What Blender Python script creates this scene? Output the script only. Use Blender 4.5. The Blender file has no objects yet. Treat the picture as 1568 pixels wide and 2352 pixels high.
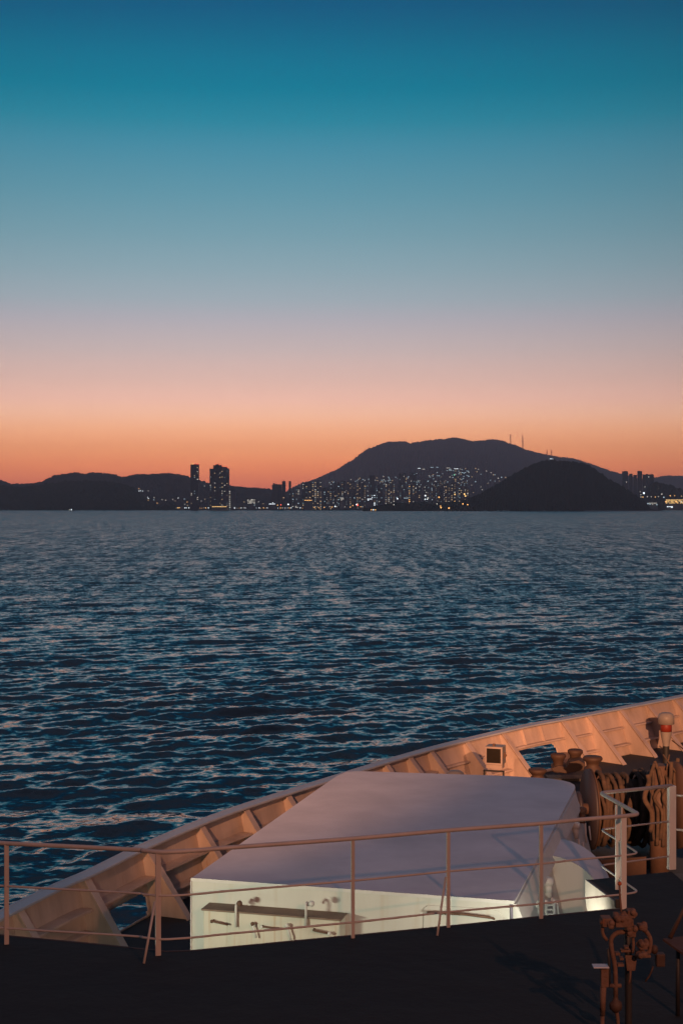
import bpy, math, random
import numpy as np
from mathutils import Vector, Matrix
random.seed(7)
rng = np.random.default_rng(11)
scn = bpy.context.scene
col = scn.collection

# ------------------------------------------------------------------ camera
EYE = 20.0            # metres above the water
F = 3267.0            # focal length in units of the 1568 x 2352 measuring frame (a 50 mm lens on a 24 x 36 frame)
PIT = math.atan(12.0 / F)
cam_d = bpy.data.cameras.new('camera'); cam = bpy.data.objects.new('camera', cam_d); col.objects.link(cam)
cam_d.sensor_fit = 'VERTICAL'; cam_d.sensor_height = 36.0; cam_d.sensor_width = 24.0
cam_d.lens = 50.0; cam_d.clip_start = 0.5; cam_d.clip_end = 60000.0
cam.location = (0, 0, EYE); cam.rotation_euler = (math.radians(90) - PIT, 0, 0)
scn.camera = cam

# ------------------------------------------------------------------ colour
def lin(c):
    c = c / 255.0
    return c / 12.92 if c <= 0.04045 else ((c + 0.055) / 1.055) ** 2.4
def rgb(r, g, b): return (lin(r), lin(g), lin(b), 1.0)
scn.view_settings.view_transform = 'Standard'; scn.view_settings.look = 'None'
scn.view_settings.exposure = 0.0; scn.view_settings.gamma = 1.0
scn.view_settings.use_curve_mapping = False
cy = scn.cycles
cy.use_denoising = True; cy.max_bounces = 6; cy.diffuse_bounces = 3; cy.glossy_bounces = 3
cy.volume_bounces = 0; cy.sample_clamp_indirect = 4.0; cy.caustics_reflective = False; cy.caustics_refractive = False

# ------------------------------------------------------------------ dusk sky: colour by elevation, a little darker away from the afterglow
W = bpy.data.worlds.new('World'); scn.world = W; W.use_nodes = True
nt = W.node_tree; nt.nodes.clear()
def N(nt, t, **k):
    n = nt.nodes.new(t)
    for a, b in k.items(): setattr(n, a, b)
    return n
# (y on the measuring frame, sRGB)
SKY = [(-40, (0, 93, 138)), (0, (0, 102, 145)), (59, (0, 112, 150)), (132, (0, 125, 158)), (205, (22, 133, 162)), (278, (52, 142, 168)), (337, (76, 148, 173)),
       (450, (103, 156, 175)), (540, (123, 162, 177)), (620, (142, 168, 180)), (689, (160, 172, 182)), (735, (177, 173, 182)), (804, (197, 178, 178)), (873, (217, 181, 172)),
       (919, (232, 184, 169)), (953, (238, 184, 159)), (988, (237, 172, 139)), (1033, (230, 154, 119)), (1070, (222, 137, 108)), (1110, (200, 118, 103)), (1150, (182, 106, 106))]
HZ_T, HZ_C = [], []
tc = N(nt, 'ShaderNodeTexCoord'); sp = N(nt, 'ShaderNodeSeparateXYZ'); nt.links.new(tc.outputs['Generated'], sp.inputs[0])
mr = N(nt, 'ShaderNodeMapRange'); mr.inputs['From Min'].default_value = -0.02; mr.inputs['From Max'].default_value = 0.98
nt.links.new(sp.outputs['Z'], mr.inputs['Value'])
ramp = N(nt, 'ShaderNodeValToRGB'); cr = ramp.color_ramp
stops = [(1.0, (.24, .27, .36)), (0.72, (.17, .21, .31)), (.50, (.020, .11, .21))]
HSIG, HTOP, HFAR = 5.6e-5, 930.0, 21500.0      # the haze box: density, top, reach
HCOL = (0.088, 0.085, 0.118)                       # light the haze adds when it is infinitely deep (measured)
for y, c in SKY:
    el = math.atan((1176 - y) / F) - PIT
    z = math.sin(el)
    L = min(HFAR, (HTOP - EYE) / max(math.tan(el), 1e-3)) / math.cos(el)
    T = math.exp(-HSIG * L)
    l = [max(0.0, (lin(v) - HCOL[i] * (1 - T)) / T) for i, v in enumerate(c)]
    stops.append(((z + 0.02), tuple(l)))
stops.append((0.0, (0.05, 0.03, 0.04)))
stops.sort()
while len(cr.elements) > 1: cr.elements.remove(cr.elements[-1])
cr.elements[0].position = stops[0][0]; cr.elements[0].color = (*stops[0][1], 1)
for p, c in stops[1:]:
    e = cr.elements.new(p); e.color = (*c, 1)
nt.links.new(mr.outputs[0], ramp.inputs[0])
# afterglow lies ahead and to the left; the unseen sky astern is lavender, raised to brighten the roof
dot = N(nt, 'ShaderNodeVectorMath', operation='DOT_PRODUCT')
nt.links.new(tc.outputs['Generated'], dot.inputs[0])
_g = Vector((math.sin(math.radians(-4)), math.cos(math.radians(-4)), 0.0)); dot.inputs[1].default_value = _g
m2 = N(nt, 'ShaderNodeMapRange'); m2.interpolation_type = 'SMOOTHSTEP'
m2.inputs['From Min'].default_value = -0.6; m2.inputs['From Max'].default_value = 1.0
m2.inputs['To Min'].default_value = 0.0; m2.inputs['To Max'].default_value = 1.0
nt.links.new(dot.outputs['Value'], m2.inputs['Value'])
m3 = N(nt, 'ShaderNodeMapRange'); m3.inputs['From Min'].default_value = 0.90; m3.inputs['From Max'].default_value = 1.0
m3.inputs['To Min'].default_value = 0.58; m3.inputs['To Max'].default_value = 1.03
nt.links.new(dot.outputs['Value'], m3.inputs['Value'])
mx = N(nt, 'ShaderNodeMix', data_type='RGBA'); mx.inputs['A'].default_value = (0.17, 0.13, 0.19, 1)
nt.links.new(m2.outputs[0], mx.inputs['Factor']); nt.links.new(ramp.outputs[0], mx.inputs['B'])
hz = N(nt, 'ShaderNodeVectorMath', operation='SCALE'); nt.links.new(mx.outputs['Result'], hz.inputs[0]); nt.links.new(m3.outputs[0], hz.inputs['Scale'])
bg = N(nt, 'ShaderNodeBackground'); nt.links.new(hz.outputs[0], bg.inputs['Color']); bg.inputs['Strength'].default_value = 1.0
wo = N(nt, 'ShaderNodeOutputWorld'); nt.links.new(bg.outputs[0], wo.inputs[0])

# ------------------------------------------------------------------ the ship's own lamps and an added port spot (dusk: the sun has set)
def spot(name, loc, target, power, colour, size_deg, blend, radius):
    d = bpy.data.lights.new(name, 'SPOT'); o = bpy.data.objects.new(name, d); col.objects.link(o)
    d.energy = power; d.color = colour; d.spot_size = math.radians(size_deg); d.spot_blend = blend; d.shadow_soft_size = radius
    o.location = loc; o.rotation_euler = (Vector(target) - Vector(loc)).to_track_quat('-Z', 'Y').to_euler()
    return o
LAMP = Vector((5.8, -0.4, EYE + 2.6))
spot('sodium_floodlight', LAMP, (11.2, 42.0, EYE - 5.0), 92000, (1.0, 0.44, 0.22), 25, 0.45, 0.16)
spot('sodium_floodlight', (-6.0, -0.4, EYE + 3.4), (0.0, 37.0, EYE - 5.6), 34000, (1.0, 0.44, 0.22), 21, 0.9, 0.16)  # added port spot, placed to keep the roof's shadow off the bulwark
spot('sodium_floodlight', LAMP + Vector((.5, 0, 0)), (-1.0, 20.0, EYE - 5.0), 4100, (1.0, 0.40, 0.23), 115, 0.5, 0.10)
def tube_lamp(name, loc, target, power, colour, sx, sy):
    d = bpy.data.lights.new(name, 'AREA'); o = bpy.data.objects.new(name, d); col.objects.link(o)
    d.shape = 'RECTANGLE'; d.size = sx; d.size_y = sy; d.energy = power; d.color = colour
    o.location = loc; o.rotation_euler = (Vector(target) - Vector(loc)).to_track_quat('-Z', 'Y').to_euler()
    return o
tube_lamp('deck_lamp', (-3.6, 15.9, EYE - 4.98), (0.2, 19.2, EYE - 6.1), 100, (1.0, 1.0, 0.76), 0.5, 0.12)
tube_lamp('deck_lamp', (2.5, 16.5, EYE - 5.05), (3.4, 20.6, EYE - 5.9), 44, (1.0, 1.0, 0.82), 0.5, 0.12)

# ------------------------------------------------------------------ pixel helpers (measuring frame 1568 x 2352)
def ray(x, y):
    cx, cyy = (x - 784) / F, (1176 - y) / F
    return Vector((cx, math.cos(PIT) + math.sin(PIT) * cyy, -math.sin(PIT) + math.cos(PIT) * cyy))
O = Vector((0, 0, EYE))
def atZ(x, y, Z):
    d = ray(x, y); return O + d * (-Z / d.z)
def atY(x, y, Y):
    d = ray(x, y); return O + d * (Y / d.y)
TH = math.radians(14.3)
FW = Vector((math.sin(TH), math.cos(TH), 0)); SB = Vector((math.cos(TH), -math.sin(TH), 0)); UP = Vector((0, 0, 1))
def sh(s, u, Z): return SB * s + FW * u + Vector((0, 0, EYE - Z))
def su(p): return p.dot(SB), p.dot(FW)
def onplane(x, y, p0, n):
    d = ray(x, y); return O + d * ((p0 - O).dot(n) / d.dot(n))
def at_u(x, y, u): return onplane(x, y, FW * u, FW)
ZR = {1: (0, 1650, 1000 / 1568), 2: (900, 1650, 1000 / 1568), 3: (1800, 1650, 931 / 1568), 4: (1800, 2700, 931 / 1568), 5: (2100, 3050, 631 / 1568),
      6: (0, 3100, 900 / 1568), 11: (700, 3300, 900 / 1568), 12: (1500, 3250, 1000 / 1568), 13: (2231, 3500, 500 / 1568), 14: (1300, 2850, 1000 / 1568), 15: (2131, 2850, 600 / 1568)}
def zz(k, x, y):
    a, b, s = ZR[k]; return ((a + x * s) * 1568 / 2731, (b + y * s) * 1568 / 2731)

# ------------------------------------------------------------------ object helpers
def tag(o, label=None, cat=None, group=None, kind=None):
    if label: o['label'] = label
    if cat: o['category'] = cat
    if group: o['group'] = group
    if kind: o['kind'] = kind
    return o
def empty(name, loc, label, cat, group=None):
    o = bpy.data.objects.new(name, None); col.objects.link(o); o.location = loc; o.empty_display_size = 0.2
    return tag(o, label, cat, group)
class MB:
    def __init__(s): s.v = []; s.f = []; s.sm = []
    def add(s, vs, fs, smooth=False):
        b = len(s.v); s.v += [tuple(v) for v in vs]; s.f += [tuple(b + i for i in f) for f in fs]; s.sm += [smooth] * len(fs); return s
    def prism(s, bot, top):
        n = len(bot)
        fs = [tuple(range(n - 1, -1, -1)), tuple(range(n, 2 * n))] + [(i, (i + 1) % n, n + (i + 1) % n, n + i) for i in range(n)]
        return s.add(list(bot) + list(top), fs)
    def box(s, c, h, ax=None):
        ax = ax or (Vector((1, 0, 0)), Vector((0, 1, 0)), UP)
        c = Vector(c)
        q = lambda a, b, d: c + ax[0] * a * h[0] + ax[1] * b * h[1] + ax[2] * d * h[2]
        return s.prism([q(-1, -1, -1), q(1, -1, -1), q(1, 1, -1), q(-1, 1, -1)], [q(-1, -1, 1), q(1, -1, 1), q(1, 1, 1), q(-1, 1, 1)])
    def tube(s, pts, r, n=10, caps=True):
        pts = [Vector(p) for p in pts]; m = len(pts)
        rs = r if isinstance(r, (list, tuple)) else [r] * m
        ref = None; vs = []
        for i, p in enumerate(pts):
            d = (pts[min(i + 1, m - 1)] - pts[max(i - 1, 0)])
            d = d.normalized() if d.length > 1e-9 else UP
            if ref is None: ref = Vector((0, 0, 1)) if abs(d.z) < 0.9 else Vector((1, 0, 0))
            a = (ref - d * ref.dot(d))
            if a.length < 1e-4: a = d.orthogonal()
            a.normalize(); ref = a; b = d.cross(a)
            for k in range(n):
                t = 2 * math.pi * k / n; vs.append(p + (a * math.cos(t) + b * math.sin(t)) * rs[i])
        fs = [(i * n + k, i * n + (k + 1) % n, (i + 1) * n + (k + 1) % n, (i + 1) * n + k) for i in range(m - 1) for k in range(n)]
        s.add(vs, fs, True)
        if caps:
            b = len(s.v) - len(vs)
            s.f += [tuple(b + k for k in range(n - 1, -1, -1)), tuple(b + (m - 1) * n + k for k in range(n))]; s.sm += [False, False]
        return s
    def lathe(s, c, prof, n=24, ax=UP):
        c = Vector(c); ax = ax.normalized()
        return s.tube_lathe(c, prof, n, ax)
    def tube_lathe(s, c, prof, n, ax):
        a = ax.orthogonal().normalized(); b = ax.cross(a); m = len(prof); vs = []
        for r, h in prof:
            for k in range(n):
                t = 2 * math.pi * k / n; vs.append(c + ax * h + (a * math.cos(t) + b * math.sin(t)) * max(r, 1e-4))
        fs = [(i * n + k, i * n + (k + 1) % n, (i + 1) * n + (k + 1) % n, (i + 1) * n + k) for i in range(m - 1) for k in range(n)]
        return s.add(vs, fs, True)
    def ball(s, c, r, n=10, sc=(1, 1, 1)):
        c = Vector(c); vs = []; fs = []
        for i in range(n + 1):
            a = math.pi * i / n
            for k in range(2 * n):
                t = math.pi * k / n; vs.append(c + Vector((math.sin(a) * math.cos(t) * sc[0], math.sin(a) * math.sin(t) * sc[1], math.cos(a) * sc[2])) * r)
        for i in range(n):
            for k in range(2 * n):
                fs.append((i * 2 * n + k, i * 2 * n + (k + 1) % (2 * n), (i + 1) * 2 * n + (k + 1) % (2 * n), (i + 1) * 2 * n + k))
        return s.add(vs, fs, True)
    def build(s, name, mat, parent=None, bevel=0.0, origin=None):
        me = bpy.data.meshes.new(name)
        o = bpy.data.objects.new(name, me); col.objects.link(o)
        org = Vector((0, 0, 0))
        if parent is not None: o.parent = parent; org = Vector(parent.location) if parent.parent is None else Vector(parent.location) + Vector(parent.parent.location)
        elif origin is not None: org = Vector(origin); o.location = org
        me.from_pydata([tuple(Vector(v) - org) for v in s.v], [], s.f); me.update()
        me.polygons.foreach_set('use_smooth', s.sm)
        me.materials.append(mat)
        if bevel:
            b = o.modifiers.new('bevel', 'BEVEL'); b.width = bevel; b.segments = 2; b.limit_method = 'ANGLE'; b.angle_limit = math.radians(40)
        return o
def spline(pts, k=6, closed=False):
    P = [Vector(p) for p in pts]; out = []
    n = len(P)
    for i in range(n - 1):
        a, b, c, d = P[max(i - 1, 0)], P[i], P[i + 1], P[min(i + 2, n - 1)]
        for j in range(k):
            t = j / k
            out.append(0.5 * ((2 * b) + (c - a) * t + (2 * a - 5 * b + 4 * c - d) * t * t + (3 * b - a - 3 * c + d) * t ** 3))
    out.append(P[-1]); return out
def rounded(pts, r, k=6):
    """a polyline with its inner corners rounded off"""
    P = [Vector(p) for p in pts]; out = [P[0]]
    for i in range(1, len(P) - 1):
        a = (P[i - 1] - P[i]); b = (P[i + 1] - P[i]); q = min(r, a.length * .45, b.length * .45)
        s_, e_ = P[i] + a.normalized() * q, P[i] + b.normalized() * q
        for j in range(k + 1):
            t = j / k; out.append(s_ * (1 - t) ** 2 + P[i] * 2 * t * (1 - t) + e_ * t * t)
    out.append(P[-1]); return out

# ------------------------------------------------------------------ materials
def principled(name):
    m = bpy.data.materials.new(name); m.use_nodes = True
    return m, m.node_tree, m.node_tree.nodes['Principled BSDF']
def paint(name, base, rough=0.5, rust=0.0, runs=0.0, dirt=0.25, scale=1.0, bump=0.15, rustcol=(0.19, 0.055, 0.015), streak=True, metallic=0.0, dirtcol=None):
    """sea-worn painted steel: slow tone drift, dirt, rust that runs downward, a slightly dented surface"""
    m, t, b = principled(name)
    tc = N(t, 'ShaderNodeTexCoord')
    mp = N(t, 'ShaderNodeMapping'); mp.inputs['Scale'].default_value = (1, 1, 0.28 if streak else 1); t.links.new(tc.outputs['Object'], mp.inputs[0])
    n1 = N(t, 'ShaderNodeTexNoise'); n1.inputs['Scale'].default_value = 1.3 * scale; n1.inputs['Detail'].default_value = 6; n1.inputs['Roughness'].default_value = .62
    t.links.new(mp.outputs[0], n1.inputs['Vector'])
    n2 = N(t, 'ShaderNodeTexNoise'); n2.inputs['Scale'].default_value = 9 * scale; n2.inputs['Detail'].default_value = 8; n2.inputs['Roughness'].default_value = .7
    t.links.new(mp.outputs[0], n2.inputs['Vector'])
    r1 = N(t, 'ShaderNodeMapRange'); r1.inputs['From Min'].default_value = .35; r1.inputs['From Max'].default_value = .72
    t.links.new(n1.outputs['Fac'], r1.inputs['Value'])
    dc = dirtcol or tuple(v * .55 for v in base)
    mxa = N(t, 'ShaderNodeMix', data_type='RGBA'); mxa.inputs['A'].default_value = (*base, 1); mxa.inputs['B'].default_value = (*dc, 1)
    ml = N(t, 'ShaderNodeMath', operation='MULTIPLY'); ml.inputs[1].default_value = dirt; t.links.new(r1.outputs[0], ml.inputs[0])
    t.links.new(ml.outputs[0], mxa.inputs['Factor'])
    r2 = N(t, 'ShaderNodeMapRange'); th = .78 - .33 * rust
    r2.inputs['From Min'].default_value = th; r2.inputs['From Max'].default_value = th + .12
    ad = N(t, 'ShaderNodeMath', operation='MULTIPLY_ADD'); ad.inputs[1].default_value = .55
    t.links.new(n1.outputs['Fac'], ad.inputs[0])
    ms = N(t, 'ShaderNodeMath', operation='MULTIPLY'); ms.inputs[1].default_value = .5; t.links.new(n2.outputs['Fac'], ms.inputs[0])
    t.links.new(ms.outputs[0], ad.inputs[2]); t.links.new(ad.outputs[0], r2.inputs['Value'])
    mxb = N(t, 'ShaderNodeMix', data_type='RGBA'); mxb.inputs['B'].default_value = (*rustcol, 1)
    t.links.new(mxa.outputs['Result'], mxb.inputs['A'])
    if rust > 0: t.links.new(r2.outputs[0], mxb.inputs['Factor'])
    else: mxb.inputs['Factor'].default_value = 0
    last = mxb.outputs['Result']
    if runs > 0:      # thin rust and dirt runs down the face
        mr2 = N(t, 'ShaderNodeMapping'); mr2.inputs['Scale'].default_value = (5.5 * scale, 5.5 * scale, .5); t.links.new(tc.outputs['Object'], mr2.inputs[0])
        n3 = N(t, 'ShaderNodeTexNoise'); n3.inputs['Scale'].default_value = 1.6; n3.inputs['Detail'].default_value = 5; t.links.new(mr2.outputs[0], n3.inputs['Vector'])
        r3 = N(t, 'ShaderNodeMapRange'); r3.inputs['From Min'].default_value = .56; r3.inputs['From Max'].default_value = .74; r3.inputs['To Max'].default_value = runs; t.links.new(n3.outputs['Fac'], r3.inputs['Value'])
        mxc = N(t, 'ShaderNodeMix', data_type='RGBA'); mxc.inputs['B'].default_value = (*rustcol, 1); t.links.new(last, mxc.inputs['A']); t.links.new(r3.outputs[0], mxc.inputs['Factor']); last = mxc.outputs['Result']
    t.links.new(last, b.inputs['Base Color'])
    b.inputs['Roughness'].default_value = rough; b.inputs['Metallic'].default_value = metallic
    bp = N(t, 'ShaderNodeBump'); bp.inputs['Strength'].default_value = bump; bp.inputs['Distance'].default_value = .03
    t.links.new(n1.outputs['Fac'], bp.inputs['Height']); t.links.new(bp.outputs[0], b.inputs['Normal'])
    return m
def plain(name, base, rough=.6, metallic=0.0):
    m, t, b = principled(name)
    n = N(t, 'ShaderNodeTexNoise'); n.inputs['Scale'].default_value = 6; n.inputs['Detail'].default_value = 5
    mxx = N(t, 'ShaderNodeMix', data_type='RGBA'); mxx.inputs['A'].default_value = (*base, 1); mxx.inputs['B'].default_value = (*[v * .6 for v in base], 1)
    tc = N(t, 'ShaderNodeTexCoord'); t.links.new(tc.outputs['Object'], n.inputs['Vector']); t.links.new(n.outputs['Fac'], mxx.inputs['Factor'])
    t.links.new(mxx.outputs['Result'], b.inputs['Base Color']); b.inputs['Roughness'].default_value = rough; b.inputs['Metallic'].default_value = metallic
    return m
def glow(name, colour, strength):
    m = bpy.data.materials.new(name); m.use_nodes = True; t = m.node_tree; t.nodes.clear()
    e = N(t, 'ShaderNodeEmission'); e.inputs['Color'].default_value = (*colour, 1); e.inputs['Strength'].default_value = strength
    o = N(t, 'ShaderNodeOutputMaterial'); t.links.new(e.outputs[0], o.inputs[0])
    m.cycles.emission_sampling = 'NONE'
    return m
M = dict(
    bulwark=paint('bulwark paint', (.56, .44, .37), .55, rust=.42, dirt=.75, scale=1.3, bump=.7, rustcol=(.28, .12, .06), runs=.15),
    cap=paint('cap rail paint', (.42, .45, .50), .42, rust=.15, dirt=.4, scale=1.2),
    roof=paint('roof paint', (.76, .75, .76), .62, rust=0, dirt=.5, scale=.6, bump=.35, streak=False),
    house=paint('deckhouse paint', (.62, .63, .57), .5, rust=.12, dirt=.35, scale=.9, bump=.3, rustcol=(.42, .30, .15), runs=.2),
    locker=paint('locker paint', (.62, .60, .50), .5, rust=.42, dirt=.35, scale=1.8, rustcol=(.44, .25, .09), runs=.5),
    lockertop_shaded=paint('locker top', (.22, .15, .11), .7, rust=.6, dirt=.6, scale=3, streak=False),  # rusty, and darkened: the shade of the unlit top is in the colour
    white=paint('white paint', (.66, .66, .62), .5, rust=.1, dirt=.3, scale=2),
    rail=paint('rail paint', (.50, .45, .40), .5, rust=.3, dirt=.4, scale=3, bump=.1),
    gate=paint('gate rail paint', (.78, .80, .72), .5, rust=.3, dirt=.3, scale=3, bump=.1),
    seam=plain('seam', (.26, .24, .30), .7),
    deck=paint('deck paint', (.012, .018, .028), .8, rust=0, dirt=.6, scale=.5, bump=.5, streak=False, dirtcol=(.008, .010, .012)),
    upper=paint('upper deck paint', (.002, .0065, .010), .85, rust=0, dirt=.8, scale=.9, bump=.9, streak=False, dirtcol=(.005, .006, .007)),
    hull=paint('hull paint', (.30, .32, .34), .5, rust=.25, dirt=.5, scale=.3),
    rusty=paint('rusty iron', (.16, .09, .06), .8, rust=.6, dirt=.95, scale=9, bump=.6, streak=False, rustcol=(.22, .07, .02)),
    brown=paint('rust brown iron', (.065, .034, .021), .7, rust=.5, dirt=.7, scale=3, bump=.4, streak=False, rustcol=(.12, .038, .014)),
    rope=paint('rope', (.065, .038, .024), .95, rust=.4, dirt=.95, scale=4, bump=1.0, streak=False, rustcol=(.12, .05, .02), dirtcol=(.02, .012, .008)),
    gear=paint('deck gear paint', (.32, .28, .24), .5, rust=.35, dirt=.6, scale=4, bump=.3),
    edging=plain('edging paint', (.07, .035, .025), .7),
    dark=plain('dark iron', (.03, .028, .026), .6),
    screen=plain('dark glass', (.035, .028, .02), .18),
    plum=paint('winch flange paint', (.03, .024, .03), .6, rust=.3, dirt=.5, scale=2),
    red=plain('red band', (.30, .035, .015), .55),
    orangecap=plain('orange knob', (.42, .09, .015), .45),
)

# ================================================================== WATER
def water_mesh():
    nr, na = 2300, 1000
    r = 1.0 / np.linspace(1 / 34.0, 1 / 7200.0, nr)
    r = np.concatenate([[2.0, 8.0, 16.0, 25.0], r, [8200, 9500, 11000, 13000, 15500]])
    ad = np.linspace(-21, 21, na)
    a = np.radians(np.concatenate([ad, np.linspace(21, 339, 90)[1:-1]]))
    n_r, n_a = len(r), len(a)
    R, A = np.meshgrid(r.astype(np.float32), a.astype(np.float32), indexing='ij'); X = R * np.sin(A); Y = R * np.cos(A)
    dr = (np.gradient(r)[:, None] * np.ones((1, n_a))).astype(np.float32)
    da = np.concatenate([np.full(na, math.radians(42 / (na - 1))), np.full(n_a - na, math.radians(3.6))]).astype(np.float32)[None, :] * R
    Zs = np.zeros_like(X); lost = np.zeros_like(X); dXs = np.zeros_like(X); dYs = np.zeros_like(X)
    comps = []
    wind = math.radians(154)          # the waves run towards the ship, a little across
    for k in range(84):
        lam = 0.30 * (30.0) ** ((k + rng.random()) / 84)
        th = wind + rng.normal(0, .50 if lam > 1.5 else .8)
        # slope spectrum: broad, most slope in the 0.6 to 5 m waves
        sl = .0245 * math.exp(-((math.log(lam / 3.0)) / 1.05) ** 2) + .0125
        comps.append((lam, th, sl, rng.random() * 2 * math.pi))
    for k in range(9): comps.append((10 + 1.9 * k, wind + rng.normal(0, .30), .017, rng.random() * 6.28))
    # gusts: patches of rougher and smoother water
    gust = np.ones_like(X)
    for lam, am in ((180, .16), (75, .16), (38, .14), (19, .10)):
        for j in range(3):
            th = rng.random() * 6.28; ph = rng.random() * 6.28
            gust += am * .6 * np.sin(2 * math.pi / (lam * (.8 + .5 * rng.random())) * (X * math.cos(th) + 1.0 * Y * math.sin(th)) + ph)
    gust = np.clip(gust, .35, 1.8)
    for lam, th, sl, ph in comps:
        kx, ky = math.sin(th), math.cos(th); k = 2 * math.pi / lam; am = sl / k
        # spacing along the wave's own direction in the fan grid
        ca = np.abs(np.cos(A) * ky + np.sin(A) * kx); sa = np.abs(np.cos(A) * kx - np.sin(A) * ky)
        step = np.maximum(dr * ca, da * sa)
        w = np.clip((lam / step - 1.9) / 1.6, 0, 1).astype(np.float32)
        lost += (1 - w) * sl * sl * .5
        g = gust if lam < 6 else np.float32(1.0)
        p = np.float32(k * kx) * X + np.float32(k * ky) * Y + np.float32(ph)
        Zs += am * w * g * np.sin(p)
        q = am * w * g * np.cos(p) * -.12
        dXs += q * kx; dYs += q * ky
    X = X + dXs; Y = Y + dYs
    co = np.stack([X, Y, Zs], -1).reshape(-1, 3).astype(np.float32)
    i = np.arange(n_r - 1)[:, None] * n_a; j = np.arange(n_a)[None, :]; j2 = (j + 1) % n_a
    quads = np.stack([i + j, i + n_a + j, i + n_a + j2, i + j2], -1).reshape(-1, 4).astype(np.int32)
    me = bpy.data.meshes.new('water')
    me.vertices.add(len(co)); me.vertices.foreach_set('co', co.ravel())
    nq = len(quads); me.loops.add(nq * 4); me.loops.foreach_set('vertex_index', quads.ravel())
    me.polygons.add(nq); me.polygons.foreach_set('loop_start', np.arange(0, nq * 4, 4, dtype=np.int32))
    me.polygons.foreach_set('use_smooth', np.ones(nq, bool))
    me.update(calc_edges=True)
    at = me.attributes.new('ripple', 'FLOAT', 'POINT'); at.data.foreach_set('value', lost.ravel().astype(np.float32))
    return me
m, t, b = principled('sea water')
b.inputs['Base Color'].default_value = (.006, .030, .048, 1); b.inputs['IOR'].default_value = 1.45; b.inputs['Roughness'].default_value = .09
at = N(t, 'ShaderNodeAttribute', attribute_name='ripple')
sg_ = N(t, 'ShaderNodeMath', operation='SQRT'); t.links.new(at.outputs['Fac'], sg_.inputs[0])
ma = N(t, 'ShaderNodeMapRange'); ma.inputs['From Min'].default_value = 0; ma.inputs['From Max'].default_value = .35; ma.inputs['To Min'].default_value = .09; ma.inputs['To Max'].default_value = .38
t.links.new(sg_.outputs[0], ma.inputs['Value']); t.links.new(ma.outputs[0], b.inputs['Roughness'])
g = N(t, 'ShaderNodeNewGeometry')
acc = g.outputs['Normal']
def vmath(op, a, bb=None, sc=None):
    n = N(t, 'ShaderNodeVectorMath', operation=op); t.links.new(a, n.inputs[0])
    if bb is not None:
        if isinstance(bb, tuple): n.inputs[1].default_value = bb
        else: t.links.new(bb, n.inputs[1])
    if sc is not None:
        if isinstance(sc, float): n.inputs['Scale'].default_value = sc
        else: t.links.new(sc, n.inputs['Scale'])
    return n.outputs[0]
# unresolved waves: random slopes whose size is what the mesh could not carry; patches of wind modulate them
pt = N(t, 'ShaderNodeMapping'); pt.inputs['Rotation'].default_value = (0, 0, math.radians(12)); pt.inputs['Scale'].default_value = (.012, .009, 1); t.links.new(g.outputs['Position'], pt.inputs[0])
pn = N(t, 'ShaderNodeTexNoise'); pn.inputs['Scale'].default_value = 1; pn.inputs['Detail'].default_value = 4; pn.inputs['Roughness'].default_value = .6; t.links.new(pt.outputs[0], pn.inputs['Vector'])
pm = N(t, 'ShaderNodeMapRange'); pm.inputs['From Min'].default_value = .3; pm.inputs['From Max'].default_value = .7; pm.inputs['To Min'].default_value = .75; pm.inputs['To Max'].default_value = 1.2; t.links.new(pn.outputs['Fac'], pm.inputs['Value'])
for sx, sy, det, am, own in ((.9, .6, 3.0, .8, .0), (.42, .14, 3.0, .85, .0), (.26, .035, 3.0, .65, .0), (.16, .010, 3.0, .35, .0), (2.2, 2.0, 3.0, .4, .30), (.8, .7, 3.0, .3, .24)):
    mp = N(t, 'ShaderNodeMapping'); mp.inputs['Rotation'].default_value = (0, 0, math.radians(4 * det if sy > .1 else 1.5)); mp.inputs['Scale'].default_value = (sx, sy, 1); t.links.new(g.outputs['Position'], mp.inputs[0])
    n1 = N(t, 'ShaderNodeTexNoise'); n1.inputs['Scale'].default_value = 1; n1.inputs['Detail'].default_value = det; t.links.new(mp.outputs[0], n1.inputs['Vector'])
    v0 = vmath('SUBTRACT', n1.outputs['Color'], (.5, .5, .5)); v0 = vmath('MULTIPLY', v0, (2.2, 3.4, 0.0))
    k1 = N(t, 'ShaderNodeMath', operation='MULTIPLY_ADD'); k1.inputs[1].default_value = am; k1.inputs[2].default_value = own * .35; t.links.new(sg_.outputs[0], k1.inputs[0])
    k2 = N(t, 'ShaderNodeMath', operation='MULTIPLY'); t.links.new(k1.outputs[0], k2.inputs[0]); t.links.new(pm.outputs[0], k2.inputs[1])
    acc = vmath('ADD', acc, vmath('SCALE', v0, sc=k2.outputs[0]))
# far-water normals leaned towards the ship, so the reflection picks up higher sky
fb = N(t, 'ShaderNodeVectorMath', operation='SCALE'); fb.inputs[0].default_value = (0, -.66, 0); t.links.new(sg_.outputs[0], fb.inputs['Scale']); acc = vmath('ADD', acc, fb.outputs[0])
t.links.new(vmath('NORMALIZE', acc), b.inputs['Normal'])
M['water'] = m
wm = water_mesh(); wm.materials.append(m)
water = bpy.data.objects.new('water', wm); col.objects.link(water); tag(water, kind='structure')

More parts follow.
